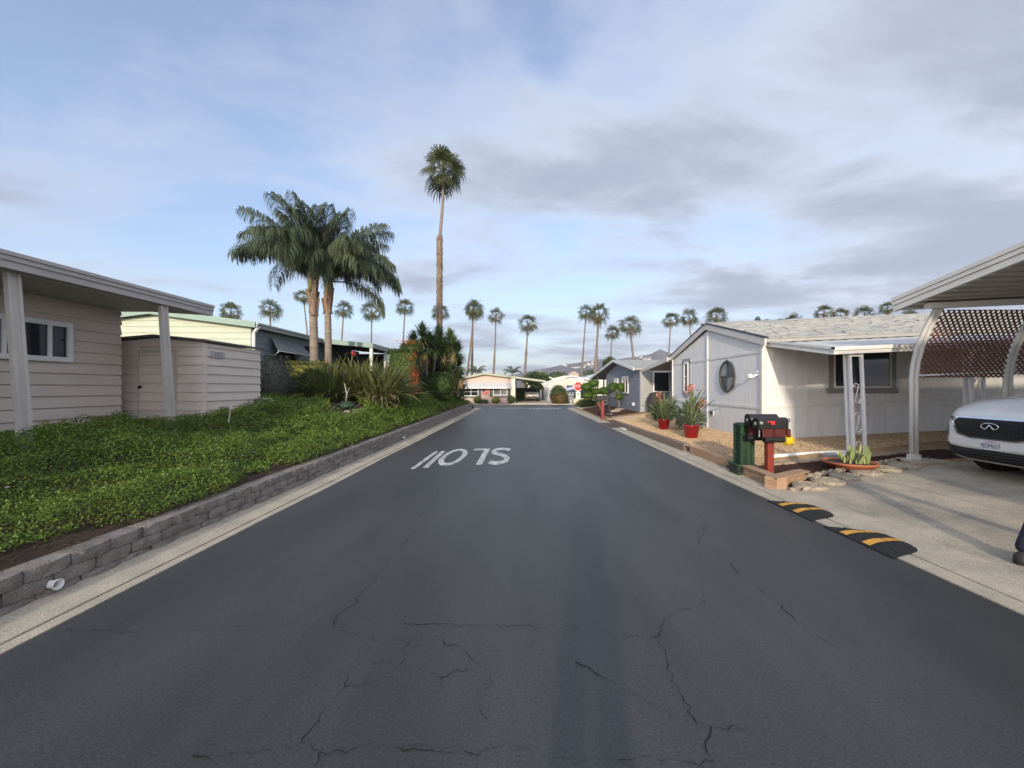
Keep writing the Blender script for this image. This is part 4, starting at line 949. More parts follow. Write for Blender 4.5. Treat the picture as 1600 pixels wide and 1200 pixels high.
# ================================================================ white home on the right
TL = lambda x, y, z: (x, y, z + .045*max(0, x-6.5))            # the lot climbs gently away from the road
GX = 6.5; RY, RZ, EZ = 13.9, 3.62, 2.80
wh = thing('mobile_home', 'white board-sided mobile home with an oval window in its gable', 'mobile home', (8, 13.9, .2))
gz = lambda y: EZ + (RZ-EZ)*(1-abs(y-RY)/3.2)
m = MB(TL); m.box(6.53,17,10.72,17.08,.0,EZ); m.ext([(6.53,10.72,EZ),(6.53,17.08,EZ),(6.53,RY,RZ-.02)], (10.4,0,0)); m.obj('wall', white_sid, wh)
m = MB()                                                                # grooved boards of the gable, each standing proud of the joint
y = 10.74
while y < 17.05:
    y2 = min(y+.185, 17.06); a, b = y+.004, y2-.006
    for (z0, z1f) in ((.20, lambda q: 1.02), (1.10, lambda q: 2.55), (2.63, lambda q: gz(q)-.03)):
        za, zb = z1f(a), z1f(b)
        if min(za, zb) > z0+.03: m.ext([(6.53,a,z0),(6.53,b,z0),(6.53,b,zb),(6.53,a,za)], (-.022,0,0))
    y = y2
m.obj('siding_boards', white_sid, wh, kind='stuff')
m = MB(TL); x = 6.52
while x < 16.5:
    x2 = x+.30
    for (z0, z1) in ((.20, 1.02), (1.10, 2.78)):
        if z0 > 1 and x > 8.28 and x < 10.0: m.ext([(x+.004,10.72,z0),(x2-.005,10.72,z0),(x2-.005,10.72,1.42),(x+.004,10.72,1.42)], (0,-.016,0)); m.ext([(x+.004,10.72,2.58),(x2-.005,10.72,2.58),(x2-.005,10.72,z1),(x+.004,10.72,z1)], (0,-.016,0)); continue
        m.ext([(x+.002,10.72,z0),(x2-.002,10.72,z0),(x2-.002,10.72,z1),(x+.002,10.72,z1)], (0,-.009,0))
    x = x2
m.obj('siding_boards', white_sid, wh, kind='stuff')
tr_ = lambda *b: MB(TL).box(*b).obj('trim', white_m, wh)
tr_(6.485,6.53,10.74,17.05,1.02,1.10); tr_(6.49,6.53,10.74,17.06,2.55,2.63); tr_(6.475,6.53,RY-.06,RY+.06,.2,RZ-.06); tr_(6.47,6.56,10.68,10.76,.2,2.86); tr_(6.47,6.56,17.04,17.1,.2,2.82); tr_(6.56,16.5,10.69,10.72,1.02,1.10)
for s in (-1, 1):
    m = MB(TL); m.ext([(6.42,RY,RZ+.02),(6.42,RY+s*3.42,EZ-.08),(6.42,RY+s*3.42,EZ+.12),(6.42,RY,RZ+.22)], (.05,0,0)); m.obj('barge_board', M('barge', (.60,.585,.56), .55), wh)
    m = MB(TL); m.ext([(6.405,RY,RZ+.222),(6.405,RY+s*3.45,EZ+.115),(6.405,RY+s*3.45,EZ+.15),(6.405,RY,RZ+.26)], (.10,0,0)); m.obj('drip_edge', dark_m, wh)
    m = MB(TL); m.ext([(6.475,RY,RZ+.10),(6.475,RY+s*3.42,EZ+.0),(6.475,RY+s*3.42,EZ+.10),(6.475,RY,RZ+.21)], (10.6,0,0)); m.obj('roof', shingle_m, wh)
m = MB(TL); r = random.Random(2)
for row in range(25):
    s0 = row*.138; x = 6.42 + r.uniform(0,.1)
    ya, za = RY-3.44+s0*.965, EZ+.105+s0*.2624; yb, zb = ya+.165, za+.045
    while x < 16.8:
        w = r.uniform(.16,.36); h = r.uniform(.006,.026)
        m.add([(x,ya,za+h),(x+w-.008,ya,za+h),(x+w-.008,yb,zb+.004),(x,yb,zb+.004),(x,ya,za-.012),(x+w-.008,ya,za-.012)], [(0,1,2,3),(4,5,1,0)]); x += w
m.obj('shingles', shingle_m, wh, kind='stuff')
m = MB(TL); x = 6.3
while x < 16.8: m.ext([(x,RY-.12,RZ+.20),(x,RY,RZ+.255),(x,RY+.12,RZ+.20)], (.24,0,0)); x += .25
m.obj('ridge_cap', shingle_m, wh, kind='stuff')
f = window(wh, (6.505,15.66,2.02), (0,-1,0), .42, 1.15, (-1,0,0), fw=.06, bars=(.02,), depth=.04)
m = MB()
for b in ((6.49,6.51,15.28,15.42,1.30,2.75),(6.49,6.51,15.90,16.04,1.30,2.75),(6.49,6.51,15.42,15.90,2.63,2.75),(6.49,6.51,15.42,15.90,1.22,1.42)): m.box(*b)
m.obj('window_surround', M('grey_trim', (.33,.335,.35), .6), wh)
# oval window with four tinted quarters
oc = Vector((6.49, 12.50, 1.96)); ow, oh = .45, .49
def ov(t, k): return Vector((oc.x, oc.y-ow*k*math.cos(t), oc.z+oh*1.0*k*math.sin(t)))
m = MB(); n = 40; V = []; F = []
for i in range(n):
    t = 2*math.pi*i/n
    for (k, d) in ((1.0,.0),(1.02,-.05),(.93,-.05),(.91,-.01)): p = ov(t, k); V.append((p.x+d, p.y, p.z))
for i in range(n):
    for j in range(4): F.append((i*4+j, i*4+(j+1) % 4, ((i+1) % n)*4+(j+1) % 4, ((i+1) % n)*4+j))
m.add(V, F); ofr = m.obj('oval_window', M('oval_frame', (.07,.07,.07), .5), wh)
pale = M('mirror_pane', (.30,.32,.33), .12, var=.3, vs=4, spec=.9); dk = M('dark_pane', (.035,.037,.04), .15, spec=.7)  # pale and dark panes alternate around the oval
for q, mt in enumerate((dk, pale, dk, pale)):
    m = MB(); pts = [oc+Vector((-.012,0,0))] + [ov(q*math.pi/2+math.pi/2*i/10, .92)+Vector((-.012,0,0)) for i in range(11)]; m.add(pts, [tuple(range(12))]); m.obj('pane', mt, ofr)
m = MB(); m.box(oc.x-.04,oc.x-.005,oc.y-.02,oc.y+.02,oc.z-oh*1.08,oc.z+oh*1.08); m.box(oc.x-.038,oc.x-.006,oc.y-ow*1.05,oc.y+ow*1.05,oc.z-.018,oc.z+.018); m.obj('cross_bar', M('oval_frame', (.07,.07,.07)), ofr)
window(wh, (9.17,10.69,2.0+.045*2.6), (1,0,0), 1.56, 1.04, (0,-1,0), frame_m=white_m, fw=.05, mull=(.0,), depth=.03)
m = MB()
for b in ((8.28,8.40,10.665,10.70,1.45,2.75),(9.95,10.07,10.665,10.70,1.45,2.75),(8.22,10.13,10.655,10.70,1.46,1.585)): m.box(*b)
m.obj('window_surround', taupe, wh)
m = MB(); m.box(8.28+2.15,8.28+2.33,10.66,10.70,1.33,1.40); m.obj('wall_outlet', dark_m, wh)
m = MB(); m.beam((6.50,10.92,1.98),(6.36,10.98,1.90),.05,.05); m.lathe([(.02,0),(.055,.02),(.06,.1),(.03,.13)], (6.33,11.0,1.86), 10); m.beam((6.50,10.95,1.96),(6.42,10.80,2.04),.03,.03); m.obj('flood_light', white_trim, wh)
for y in (14.45, 13.55): m = MB(); m.box(6.475,6.505,y-.13,y+.13,.66,.84); m.obj('foundation_vent', M('vent_white', (.65,.65,.64), .5), wh)
for k, y in enumerate((14.45, 13.55)):
    m = MB()
    for i in range(4): m.box(6.468,6.477,y-.10+i*.055,y-.07+i*.055,.69,.81)
    m.obj('vent_slot', dark_m, wh)
text_obj('house_number', '700', .15, dark_m, wh, (7.11,10.672,.72), (1,0,0), (0,0,1), .004)
m = MB(TL)                                                              # metal awning over the front door side
V = []; F = []; n = 110
for i in range(n+1):
    x = 6.62 + 9.4*i/n; h = .018*(1 if (i % 4) in (0, 1) else 0)
    V += [(x,10.66,2.80+h),(x,8.42,2.385+h)]
F = [(2*i,2*i+1,2*i+3,2*i+2) for i in range(n)]; m.add(V, F); m.ext([(6.62,10.66,2.775),(16,10.66,2.775),(16,8.42,2.36),(6.62,8.42,2.36)], (0,0,-.03)); m.obj('awning_roof', M('awning_white', (.55,.545,.53), .5, var=.25, vs=3, streak=(6,.4,1)), wh)
m = MB(TL); m.box(6.58,16,8.36,8.42,2.30,2.375); m.box(6.56,16,8.33,8.415,2.38,2.455); m.obj('awning_fascia', white_m, wh)
m = MB(TL); m.ext([(6.58,8.42,2.30),(6.58,10.68,2.72),(6.58,10.68,2.88),(6.58,8.42,2.46)], (.045,0,0)); m.ext([(6.56,8.33,2.40),(6.56,10.68,2.83),(6.56,10.68,2.88),(6.56,8.33,2.46)], (.02,0,0)); m.obj('awning_fascia', white_m, wh)
# ornamental twin-leg posts with scrolls
def scroll_post(x, y, z0, z1, lean):
    m = MB()
    L_ = lambda dx, dy, z: (x+dx+lean*(z1-z)/(z1-z0), y+dy, z)
    for (dx, dy) in ((-.125,0),(.125,0),(-.125,.12)): m.beam(L_(dx,dy,z0), L_(dx,dy,z1), .055 if dx else .05, .05, (0,1,0))
    m.beam(L_(-.12,0,z1-.04), L_(.12,0,z1-.04), .04, .04); p = m.obj('awning_post', white_trim, wh)
    z = z1-.75; s = MB()
    while z > z0+.15:
        pts = []
        for i in range(9): t = i/8*R(250); q = .062*(1-.5*i/8); pts.append(L_(-.03-q*math.cos(t)+.0, 0, z+q*math.sin(t)))
        c1 = pts[::-1]
        s.tube([L_(-.04+.015*math.cos(R(-30+i*40)), 0, z+.05+.015*math.sin(R(-30+i*40))) for i in range(8)], .008, 5)
        top = [L_(.062*math.cos(R(200-a))-.01, 0, z+.05+.06*math.sin(R(200-a))) for a in range(0, 200, 25)]
        bot = [L_(.01-.062*math.cos(R(200-a)), 0, z-.25-.06*math.sin(R(200-a))) for a in range(0, 200, 25)]
        s.tube(top + bot[::-1], .011, 6)
        s.tube([L_(.04+.015*math.cos(R(150+i*40)), 0, z-.25+.015*math.sin(R(150+i*40))) for i in range(8)], .008, 5)
        z -= .62
    s.obj('scroll', white_trim, p, True)
scroll_post(7.13, 8.48, .14, 2.33, .09); scroll_post(9.72, 8.48, .22, 2.44, .05)
# breezeway awning on the far side
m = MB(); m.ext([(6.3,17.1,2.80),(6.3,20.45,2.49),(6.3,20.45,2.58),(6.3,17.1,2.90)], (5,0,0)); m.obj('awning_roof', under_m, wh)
m = MB(); m.ext([(6.25,17.05,2.73),(6.25,20.55,2.42),(6.25,20.55,2.56),(6.25,17.05,2.92)], (.05,0,0)); m.obj('awning_fascia', M('barge', (.60,.585,.56)), wh)

# ---------------------------------------------------------------- grey home
gh = thing('mobile_home', 'grey lap-sided mobile home with a low gable beyond the white one', 'mobile home', (7, 25, .35))
G0, G1, GR, GRZ, GEZ = 20.8, 29.1, 25.3, 3.30, 2.56
ggz = lambda s: GEZ + (GRZ-GEZ)*(1-abs(s-(GR-G0))/(4.5 if s < GR-G0 else 3.8)) 
m = MB(); m.box(6.22,16,G0+.02,G1,.1,GEZ); m.ext([(6.22,G0+.02,GEZ),(6.22,G1,GEZ),(6.22,GR,GRZ-.03)], (9,0,0)); m.obj('wall', grey_sid, gh)
def rows_joined(name, mat, root, z0, z1, step, p0, p1, o, topf=None, gaps=()):
    """lapped boards too fine to tell apart from here: real steps, joined"""
    m = MB(); p0, p1, o = Vector(p0), Vector(p1), Vector(o); ln = (p1-p0).length; d = (p1-p0)/ln; z = z0
    while z < z1:
        segs = [(0, ln)]
        if topf:
            ss = [i*ln/60 for i in range(61) if topf(i*ln/60) > z+step]
            if not ss: break
            segs = [(ss[0], ss[-1])]
        for g in gaps:
            if g[2] < z+step and g[3] > z: segs = [q for s in segs for q in ((s[0], min(s[1], g[0])), (max(s[0], g[1]), s[1])) if q[1]-q[0] > .02]
        for a, b in segs:
            V = [p0+d*s+Vector((0,0,h))+o*w for s in (a, b) for (h, w) in ((z,0),(z,.028),(min(z+step+.01,z1),.006),(min(z+step+.01,z1),0))]
            m.add(V, [(0,1,2,3),(7,6,5,4),(1,5,6,2),(0,4,5,1)])
        z += step
    return m.obj(name, mat, root, kind='stuff')
rows_joined('siding_boards', grey_sid, gh, .30, GRZ, .19, (6.22,G0,0), (6.22,G1,0), (-1,0,0), lambda s: ggz(s), gaps=[(2.18,3.62,1.22,2.34),(4.62,5.66,1.32,2.26)])
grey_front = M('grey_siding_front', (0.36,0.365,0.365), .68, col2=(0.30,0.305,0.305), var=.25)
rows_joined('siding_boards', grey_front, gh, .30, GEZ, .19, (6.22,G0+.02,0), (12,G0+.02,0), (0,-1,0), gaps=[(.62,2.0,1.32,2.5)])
m = MB(); m.box(6.185,6.235,G0-.02,G0+.04,.3,2.5); m.obj('corner_trim', grey_sid, gh)
window(gh, (6.20,G0+2.9,1.78), (0,-1,0), 1.34, 1.02, (-1,0,0), fw=.09, mull=(.02,), depth=.05)
window(gh, (6.20,G0+5.14,1.79), (0,-1,0), .95, .86, (-1,0,0), fw=.09, mull=(.0,), depth=.05)
window(gh, (7.52,G0+.0,1.92), (1,0,0), 1.30, 1.12, (0,-1,0), fw=.07, depth=.05)
for s, ye in ((-1, 4.62), (1, 8.7)):
    zs = GEZ if s < 0 else 2.33
    m = MB(); m.ext([(5.85,GR,GRZ-.02),(5.85,GR+s*ye,zs-.03),(5.85,GR+s*ye,zs+.07),(5.85,GR,GRZ+.08)], (10,0,0)); m.obj('roof', shingle_m, gh)
    m = MB(); m.ext([(5.80,GR,GRZ-.05),(5.80,GR+s*(ye+.05),zs-.06),(5.80,GR+s*(ye+.05),zs+.09),(5.80,GR,GRZ+.10)], (.05,0,0)); m.obj('barge_board', white_m, gh)
for (x, y) in ((5.95,31.0),(6.9,33.3)):
    m = MB(); m.box(x-.05,x+.05,y-.05,y+.05,.1,2.5); m.obj('porch_post', dark_m, gh)
m = MB(); m.box(6.1,6.2,G0+1.0,G0+1.2,.62,.78); m.obj('utility_box', white_trim, gh)
m = MB(); n = 40; V = []; F = []
for i in range(n+1): x = 7.62+.42*i/n; y = 20.55+.045*math.sin(i*1.6); V += [(x+.05*math.sin(i),y,.38),(x,y,2.45),(x,y-.012,2.45),(x+.05*math.sin(i),y-.012,.38)]
for i in range(n): F += [tuple(4*i+j for j in (0,1)) + (4*i+5, 4*i+4), (4*i+3, 4*i+7, 4*i+6, 4*i+2), (4*i+1,4*i+2,4*i+6,4*i+5)]
m.add(V, F); m.obj('curtain', M('curtain', (.62,.62,.60), .9), label='long pale curtain tied at the breezeway between the two right homes', cat='curtain')
bq = thing('grill', 'domed black covered grill standing in the breezeway', 'grill', (6.75,20.0,.35)); m = MB(); m.lathe([(.34,0),(.42,.45),(.40,.75),(.28,1.0),(.0,1.08)], (6.75,20.0,.33), 18); m.obj('cover', M('cover_cloth', (.045,.042,.042), .8, bump=.3, bs=8), bq, True)
m = MB(); m.box(6.55,6.95,19.85,20.15,.30,.42); m.obj('base', dark_m, bq)

# ================================================================ low block walls, planter
def block_wall(name, label, segs, courses, z0fn, mat, ln=.30, ht=.062, dp=.17, grp=None, cap=True):
    th = thing(name, label, 'block wall', (segs[0][0][0], segs[0][0][1], 0), grp); bs = block_variants(4, ln*.985, ht*.96, dp, .004, len(label), 4, 2, .006)
    for me in bs: me.materials.append(mat)
    for (a, b) in segs:
        a, b = Vector((*a, 0)), Vector((*b, 0)); d = (b-a); L_ = d.length; d.normalize(); n = max(1, round(L_/ln)); st = L_/n; ang = math.atan2(d.y, d.x) - R(90)
        for c in range(courses):
            off = .5*st if c % 2 else 0
            for i in range(n + (1 if c % 2 else 0)):
                s = i*st + st/2 - off; sc = st/ln
                if c % 2 and i in (0, n): sc *= .5; s = st*.25 if i == 0 else L_-st*.25
                p = a+d*s; z = z0fn(p.x, p.y)+c*ht
                instance('block', bs[(i*3+c) % 4], th, Matrix.Translation(p + Vector((0,0,z)) - BASE[th.name]) @ Matrix.Rotation(ang + R(random.uniform(-.5,.5)), 4, 'Z') @ Matrix.Diagonal((-1 if False else 1, sc, 1, 1)) )
    return th
# faces look toward the road: run direction chosen so the rough face (+X local) turns to -X
gz0 = lambda x, y: .02
brownb = M('brown_block', (0.27,0.21,0.165), .95, col2=(0.17,0.13,0.105), vs=7, bump=.5, bs=70, obj=.4, vs2=90)
block_wall('block_wall', 'long low brown block wall holding the gravel below the two red pots', [((3.98,9.9),(3.93,17.5))][::-1] and [((3.98,9.9),(3.93,17.5))], 3, gz0, brownb, grp='low block walls along the right kerb') if False else None
def bw(label, pts, mat, courses=3, ln=.30, name='block_wall', cat=None):
    return block_wall(name, label, [(pts[i+1], pts[i]) for i in range(len(pts)-1)], courses, lambda x, y: .018+.008*max(0, x-4.2), mat, ln, grp='low block walls along the right kerb')
bw('long low brown block wall holding the gravel below the two red pots', [(4.35,10.05),(4.02,9.86),(3.96,13.5),(3.93,17.5)][1:] , brownb)
bw('short orange-brown block wall segment just behind the green bin', [(4.02,7.45),(4.05,9.6)], tan_block)
w3 = bw('tan L-shaped block planter wall in front of the red mailbox post', [(3.95,6.16),(3.99,7.18)], tan_block, 3)
th = w3
bs = block_variants(3, .235, .060, .17, .003, 99, 4, 2, .006)
for me in bs: me.materials.append(tan_block)
a, b = Vector((3.95,6.16,0)), Vector((4.78,6.66,0)); d = (b-a).normalized(); ang = math.atan2(d.y, d.x)-R(90)
for c in range(3):
    for i in range(4):
        p = a+d*(.118+.24*i) + Vector((0,0,.02+.062*c)); instance('block', bs[i % 3], th, Matrix.Translation(p-BASE[th.name]) @ Matrix.Rotation(ang, 4, 'Z'))
m = MB(); m.add([(3.93,6.10,.207),(4.82,6.635,.207),(4.78,6.82,.207),(4.12,6.45,.207),(4.15,7.2,.207),(3.96,7.2,.207)], [(0,1,2,3),(0,3,4,5)]); m.v = m.v + [(x,y,.19) for x,y,z in m.v]; m.f += [(i,6+i,6+(i+1) % 6,(i+1) % 6) for i in range(6)]
m.obj('mortar_cap', tan_block, th)
bw('small orange brick planter around the foot of the black lamp post', [(4.30,19.0),(4.18,19.4),(4.2,20.3)], tan_block, 2)
# broken kerb stones beside the planter
for lab, c, rz, s in (('broken pale concrete bar lying at the planter corner', (4.22,6.10,.05), .6, (.14,.035,.03)), ('short pale concrete piece beside the broken bar at the planter corner', (4.36,6.06,.05), -.2, (.07,.04,.025))):
    m = MB(); m.box(-s[0],s[0],-s[1],s[1],-s[2],s[2]); me = m.mesh(); me.transform(Matrix.Translation(c) @ Matrix.Rotation(rz, 4, 'Z')); link('concrete_piece', me, stone_m, None, False, .01, label=lab, cat='concrete piece')

# stepping stones and scalloped edging along the driveway
spos = [(4.50,6.20),(4.98,6.45),(5.48,6.70),(6.03,6.94),(6.58,7.17),(7.10,7.36)]
for (x, y), lab in zip(spos, ('round stepping stone nearest the planter corner', 'second stepping stone from the planter corner', 'third stepping stone from the planter, in front of the terracotta bowl', 'fourth stepping stone from the planter, right of the bowl', 'fifth stepping stone, one from the curved carport post', 'last stepping stone beside the foot of the curved carport post')):
    m = MB(); rr = .235; n = 18; prof = [(rr,0),(rr*1.02,.02),(rr*.97,.045),(rr*.82,.056),(rr*.78,.046),(rr*.4,.052),(.0,.050)]; m.lathe(prof, (x,y,float(ZD(x))+.004), n)
    for i in range(26): a = random.uniform(0,6.28); q = rr*.74*random.random()**.5; m.ball((x+q*math.cos(a), y+q*math.sin(a), float(ZD(x))+.054), .022,.018,.012, 6, 4, .2)
    m.obj('stepping_stone', stone_m, label=lab, cat='stepping stone', group='round stepping stones beside the driveway')
ORD = 'first second third fourth fifth sixth seventh eighth ninth tenth eleventh twelfth thirteenth fourteenth fifteenth'.split()
for i in range(15):
    s = i/14; x = 4.78+2.5*s; y = 6.70+1.04*s; m = MB(); n = 10; d = Vector((2.5,1.04,0)).normalized(); nn = Vector((-d.y,d.x,0)); pts = []
    for k in range(n+1): t = math.pi*k/n; pts.append(Vector((x,y,float(ZD(x)))) + d*(.085*math.cos(t)) + Vector((0,0,.085*math.sin(t)**.8)))
    m.ext(pts, nn*.05); m.obj('edging_scallop', stone_m, bevel=.006, label=ORD[i]+' scalloped concrete edging piece from the block planter along the mulch', cat='garden edging', group='scalloped edging pieces along the mulch')
for i in range(11):
    x = 5.02+.34*i; y = 7.93+.22*.34*i+ (0 if i < 6 else .0); m = MB(); z = float(ZD(x))
    m.box(-.155,.155,-.10,.10,-.02,.045); me = m.mesh(); me.transform(Matrix.Translation((x,y,z)) @ Matrix.Rotation(R(14+random.uniform(-4,4)), 4, 'Z') @ Matrix.Rotation(R(random.uniform(-3,3)), 4, 'Y'))
    link('paver', me, M('paver', (.38,.29,.21), .92, col2=(.28,.21,.155), vs=5, bump=.4, bs=60), None, False, .012, label=ORD[i]+' tan paver counting from the red mailbox post in the row beside the white pipe', cat='paver', group='pavers behind the mulch bed')
m = MB(); m.tube([(5.12,8.10,.20),(6.2,8.50,.20),(7.18,8.62,.22)], .036, 10); m.obj('pipe', white_trim, smooth=True, label='white plastic pipe lying on the gravel behind the pavers', cat='pipe')
m = MB(); m.ext([(6.30,8.05,.12),(6.85,8.15,.12),(6.85,8.40,.12),(6.30,8.30,.12)], (0,0,.13)); m.obj('splash_block', M('grey_block', (.40,.40,.39), .9, bump=.3), bevel=.012, label='grey concrete splash block behind the terracotta bowl', cat='splash block')

# ================================================================ green bin
gb = thing('plastic_bin', 'tall dark green ribbed plastic bin on a wider base beside the planter', 'bin', (4.09,7.32,.02))
m = MB(); x0,x1,y0,y1 = 3.98,4.23,7.20,7.46
m.box(x0+.02,x1-.02,y0+.02,y1-.02,.20,.90); m.obj('body', green_pl, gb)
z = .24
while z < .90:
    m = MB(); m.box(x0,x1,y0,y1,z,z+.022); m.box(x0+.012,x1-.012,y0+.012,y1-.012,z+.022,z+.038); m.obj('rib', green_pl, gb, bevel=.004); z += .066
for (a, b) in ((x0,y0),(x1-.05,y0),(x0,y1-.05),(x1-.05,y1-.05),((x0+x1)/2-.02,y0)):
    m = MB(); m.box(a-.004,a+.05,b-.004,b+.05,.2,.905); m.obj('corner_post', green_pl, gb, bevel=.005)
m = MB(); m.box(x0-.01,x1+.01,y0-.01,y1+.01,.90,.935); m.ext([(x0+.02,y0+.02,.935),(x1-.02,y0+.02,.935),(x1-.02,y1-.02,.935),(x0+.02,y1-.02,.935)], (0,0,.02)); m.obj('lid', green_pl, gb, bevel=.008)
m = MB(); m.box(x0-.07,x1+.01,y0-.03,y1+.03,.02,.205); m.box(x0-.085,x1+.02,y0-.045,y1+.045,.17,.215); m.obj('base', green_pl, gb, bevel=.012)
m = MB()
for i in range(3): m.box(x0-.074,x0-.068,y0+.0+.13*i,y0+.10+.13*i,.07,.14); m.box(x0-.06+.13*i,x0+.03+.13*i,y0-.034,y0-.028,.07,.14)
m.obj('hand_slot', black_pl, gb)

# ================================================================ twin mailboxes on the red post
def mailbox(label, x0, y, zb, num, ln=.50, w=.17, h=.19):
    th = thing('mailbox', label, 'mailbox', (x0+ln/2, y, zb), 'black mailboxes on the red post')
    prof = [(-w/2,0),(w/2,0)] + [(w/2*math.cos(t), h-w/2+w/2*math.sin(t)) for t in np.linspace(0, math.pi, 11)]
    m = MB(); m.ext([(x0+.02, y+a, zb+b) for a, b in prof], (ln-.02,0,0)); m.obj('body', black_pl, th, bevel=.004)
    m = MB(); m.ext([(x0, y+a*1.05, zb-.002+b*1.02) for a, b in prof], (.03,0,0)); m.beam((x0-.012,y,zb+h*.86),(x0-.012,y,zb+h*.98),.03,.02); d = m.obj('door', M('mailbox_door', (.016,.016,.017), .3), th, bevel=.004)
    m = MB(); m.ext([(x0+ln-.012, y+a*1.04, zb-.002+b*1.015) for a, b in prof], (.022,0,0)); m.obj('back_rim', black_pl, th)
    m = MB(); yy = y-w/2-.008; m.box(x0+.15,x0+.27,yy-.008,yy,zb+.108,zb+.130); m.box(x0+.215,x0+.27,yy-.008,yy,zb+.070,zb+.109); m.obj('flag', M('flag_red', (.62,.035,.03), .5), th)
    text_obj('digits', num, .075, M('white_print', (.7,.7,.7), .6), d, (x0-.003, y, zb+h*.42), (0,-1,0), (0,0,1), .001, base=BASE[th.name])
    text_obj('digits', num, .060, M('white_print', (.7,.7,.7), .6), th, (x0+.05, yy+.006, zb+h*.5), (1,0,0), (0,0,1), .001)
mailbox('nearer black mailbox with its red flag down', 3.98, 6.76, .91, '78')
mailbox('farther black mailbox behind the nearer one, above the green bin', 4.01, 7.06, .945, '75')
mp_ = thing('mailbox_post', 'red wooden post carrying two black mailboxes', 'mailbox post', (4.31,6.91,.12))
m = MB(); m.box(4.255,4.365,6.855,6.965,.06,.86); m.obj('post', red_paint, mp_, bevel=.006)
m = MB(); m.box(4.05,4.50,6.70,6.74,.76,.905); m.box(4.05,4.50,7.05,7.09,.76,.94); m.obj('side_board', M('dark_red', (.085,.014,.012), .6), mp_)
m = MB(); m.box(4.255,4.365,6.67,7.14,.80,.905); m.box(4.46,4.52,6.66,7.12,.77,.905); m.obj('cross_arm', M('dark_red', (.085,.014,.012), .6), mp_, bevel=.004)
m = MB(); m.box(4.05,4.065,6.70,6.78,.76,.885); m.obj('white_card', white_trim, mp_)
for lab, x0, y, z in (('nearer black newspaper tube under the mailboxes', 4.10,6.72,.725), ('farther black newspaper tube under the mailboxes', 3.99,7.05,.715)):
    m = MB(); m.tube([(x0,y,z),(x0+.34,y,z)], .052, 12, False); m.tube([(x0+.34,y,z),(x0,y,z)], .044, 12, False)
    for k in range(4): m.tube([(x0+.04+.08*k,y,z),(x0+.055+.08*k,y,z)], .055, 12)
    o = m.obj('newspaper_tube', black_pl, smooth=False, label=lab, cat='newspaper tube', group='newspaper tubes on the mailbox post')
m = MB(); m.ball((4.52,6.74,.715), .085,.075,.088, 14, 10, .06)
for k in range(5): m.tube([(4.46+.03*k, 6.74+.076*math.cos(t), .715+.088*math.sin(t)) for t in np.linspace(0, 6.28, 14)], .006, 4)
m.obj('newspaper_bag', yellow_pl, smooth=True, label='bright yellow plastic newspaper bag at the back of the nearer tube', cat='plastic bag')

# ================================================================ red pots with strap-leaved plants, terracotta bowl
def pot(label, x, y, z, rt, h):
    th = thing('flower_pot', label, 'flower pot', (x,y,z), 'red glazed pots on the gravel'); m = MB()
    m.lathe([(rt*.66,0),(rt*.70,.02),(rt*.93,h*.86),(rt*.99,h*.88),(rt,h*.97),(rt*.96,h),(rt*.86,h),(rt*.84,h*.90),(.0,h*.90)], (x,y,z), 26); m.obj('pot', red_glaze, th, True)
    m = MB(); m.lathe([(rt*.83,h*.905),(.0,h*.93)], (x,y,z), 16); m.obj('potting_soil', soil, th)
def potplant(label, x, y, z, seed, n, ln, flower):
    r = random.Random(seed); th = thing('potted_plant', label, 'plant', (x,y,z), 'strap-leaved plants in the red pots'); t = TB()
    for i in range(n):
        az = r.uniform(0,6.28); e = R(r.uniform(35,88)); l = ln*r.uniform(.55,1.1); o = Vector((math.cos(az), math.sin(az), 0)); p = Vector((x,y,z))+o*.08*r.random(); sd = Vector((-o.y,o.x,0))
        d = o*math.cos(e)+Vector((0,0,1))*math.sin(e); a = p+d*l*.55; dd = (d+o*.25-Vector((0,0,.25))).normalized(); b_ = a+dd*l*.2; c = b_+dd*l*.2; f = c+(dd-Vector((0,0,.4))).normalized()*l*.18
        t.strip([p,a,b_,c,f], [.008,.010,.034,.030,.002], (sd+Vector((0,0,r.uniform(-.5,.5)))).normalized())
    straps(t, (x,y,z), n//2, ln*.75, .014, 20, 75, r, .1, 1.3)
    link('leaves', t.mesh('leaves'), pot_leaf, th)
    if flower:
        for (dx, dy, hz) in flower:
            m = MB(); m.tube([(x,y,z),(x+dx*.6,y+dy*.6,z+hz*.6),(x+dx,y+dy,z+hz)], .008, 5); s = m.obj('flower_stalk', rachis_m, th)
            sprinkle('bloom', M('pink_bloom', (.62,.24,.18), .7, island=.6, col2=(.45,.2,.15)), s, (x+dx,y+dy,z+hz), (.045,.045,.06), 46, .09)
pot('nearer larger red glazed pot on the gravel', 4.83,11.3,.185,.245,.365); potplant('bird-of-paradise-like plant with pink blooms in the nearer red pot', 4.83,11.3,.52,3,46,.95,[(.28,.0,.62),(-.02,.05,1.02),(.22,.1,.50)])
pot('farther smaller red glazed pot near the breezeway path', 4.87,13.6,.185,.225,.345); potplant('spiky strap-leaved plant in the farther red pot', 4.87,13.6,.51,8,60,.92,[(-.22,-.1,.78),(-.15,.0,.70)])
bush('shrub', 'pale silvery low shrub on the gravel behind the nearer red pot', 'shrub', (5.6,13.2,.55), (.42,.4,.38), 900, .12, M('silver_leaf', (.26,.30,.22), .6, col2=(.12,.16,.09), island=.6), core=.5)
bush('shrub', 'dark green low shrub at the corner of the white gable wall', 'shrub', (5.95,16.6,.6), (.45,.4,.42), 900, .12, bush_m, core=.6)
bw_ = thing('planter_bowl', 'wide shallow terracotta bowl on the dark mulch', 'planter', (6.06,7.34,.1))
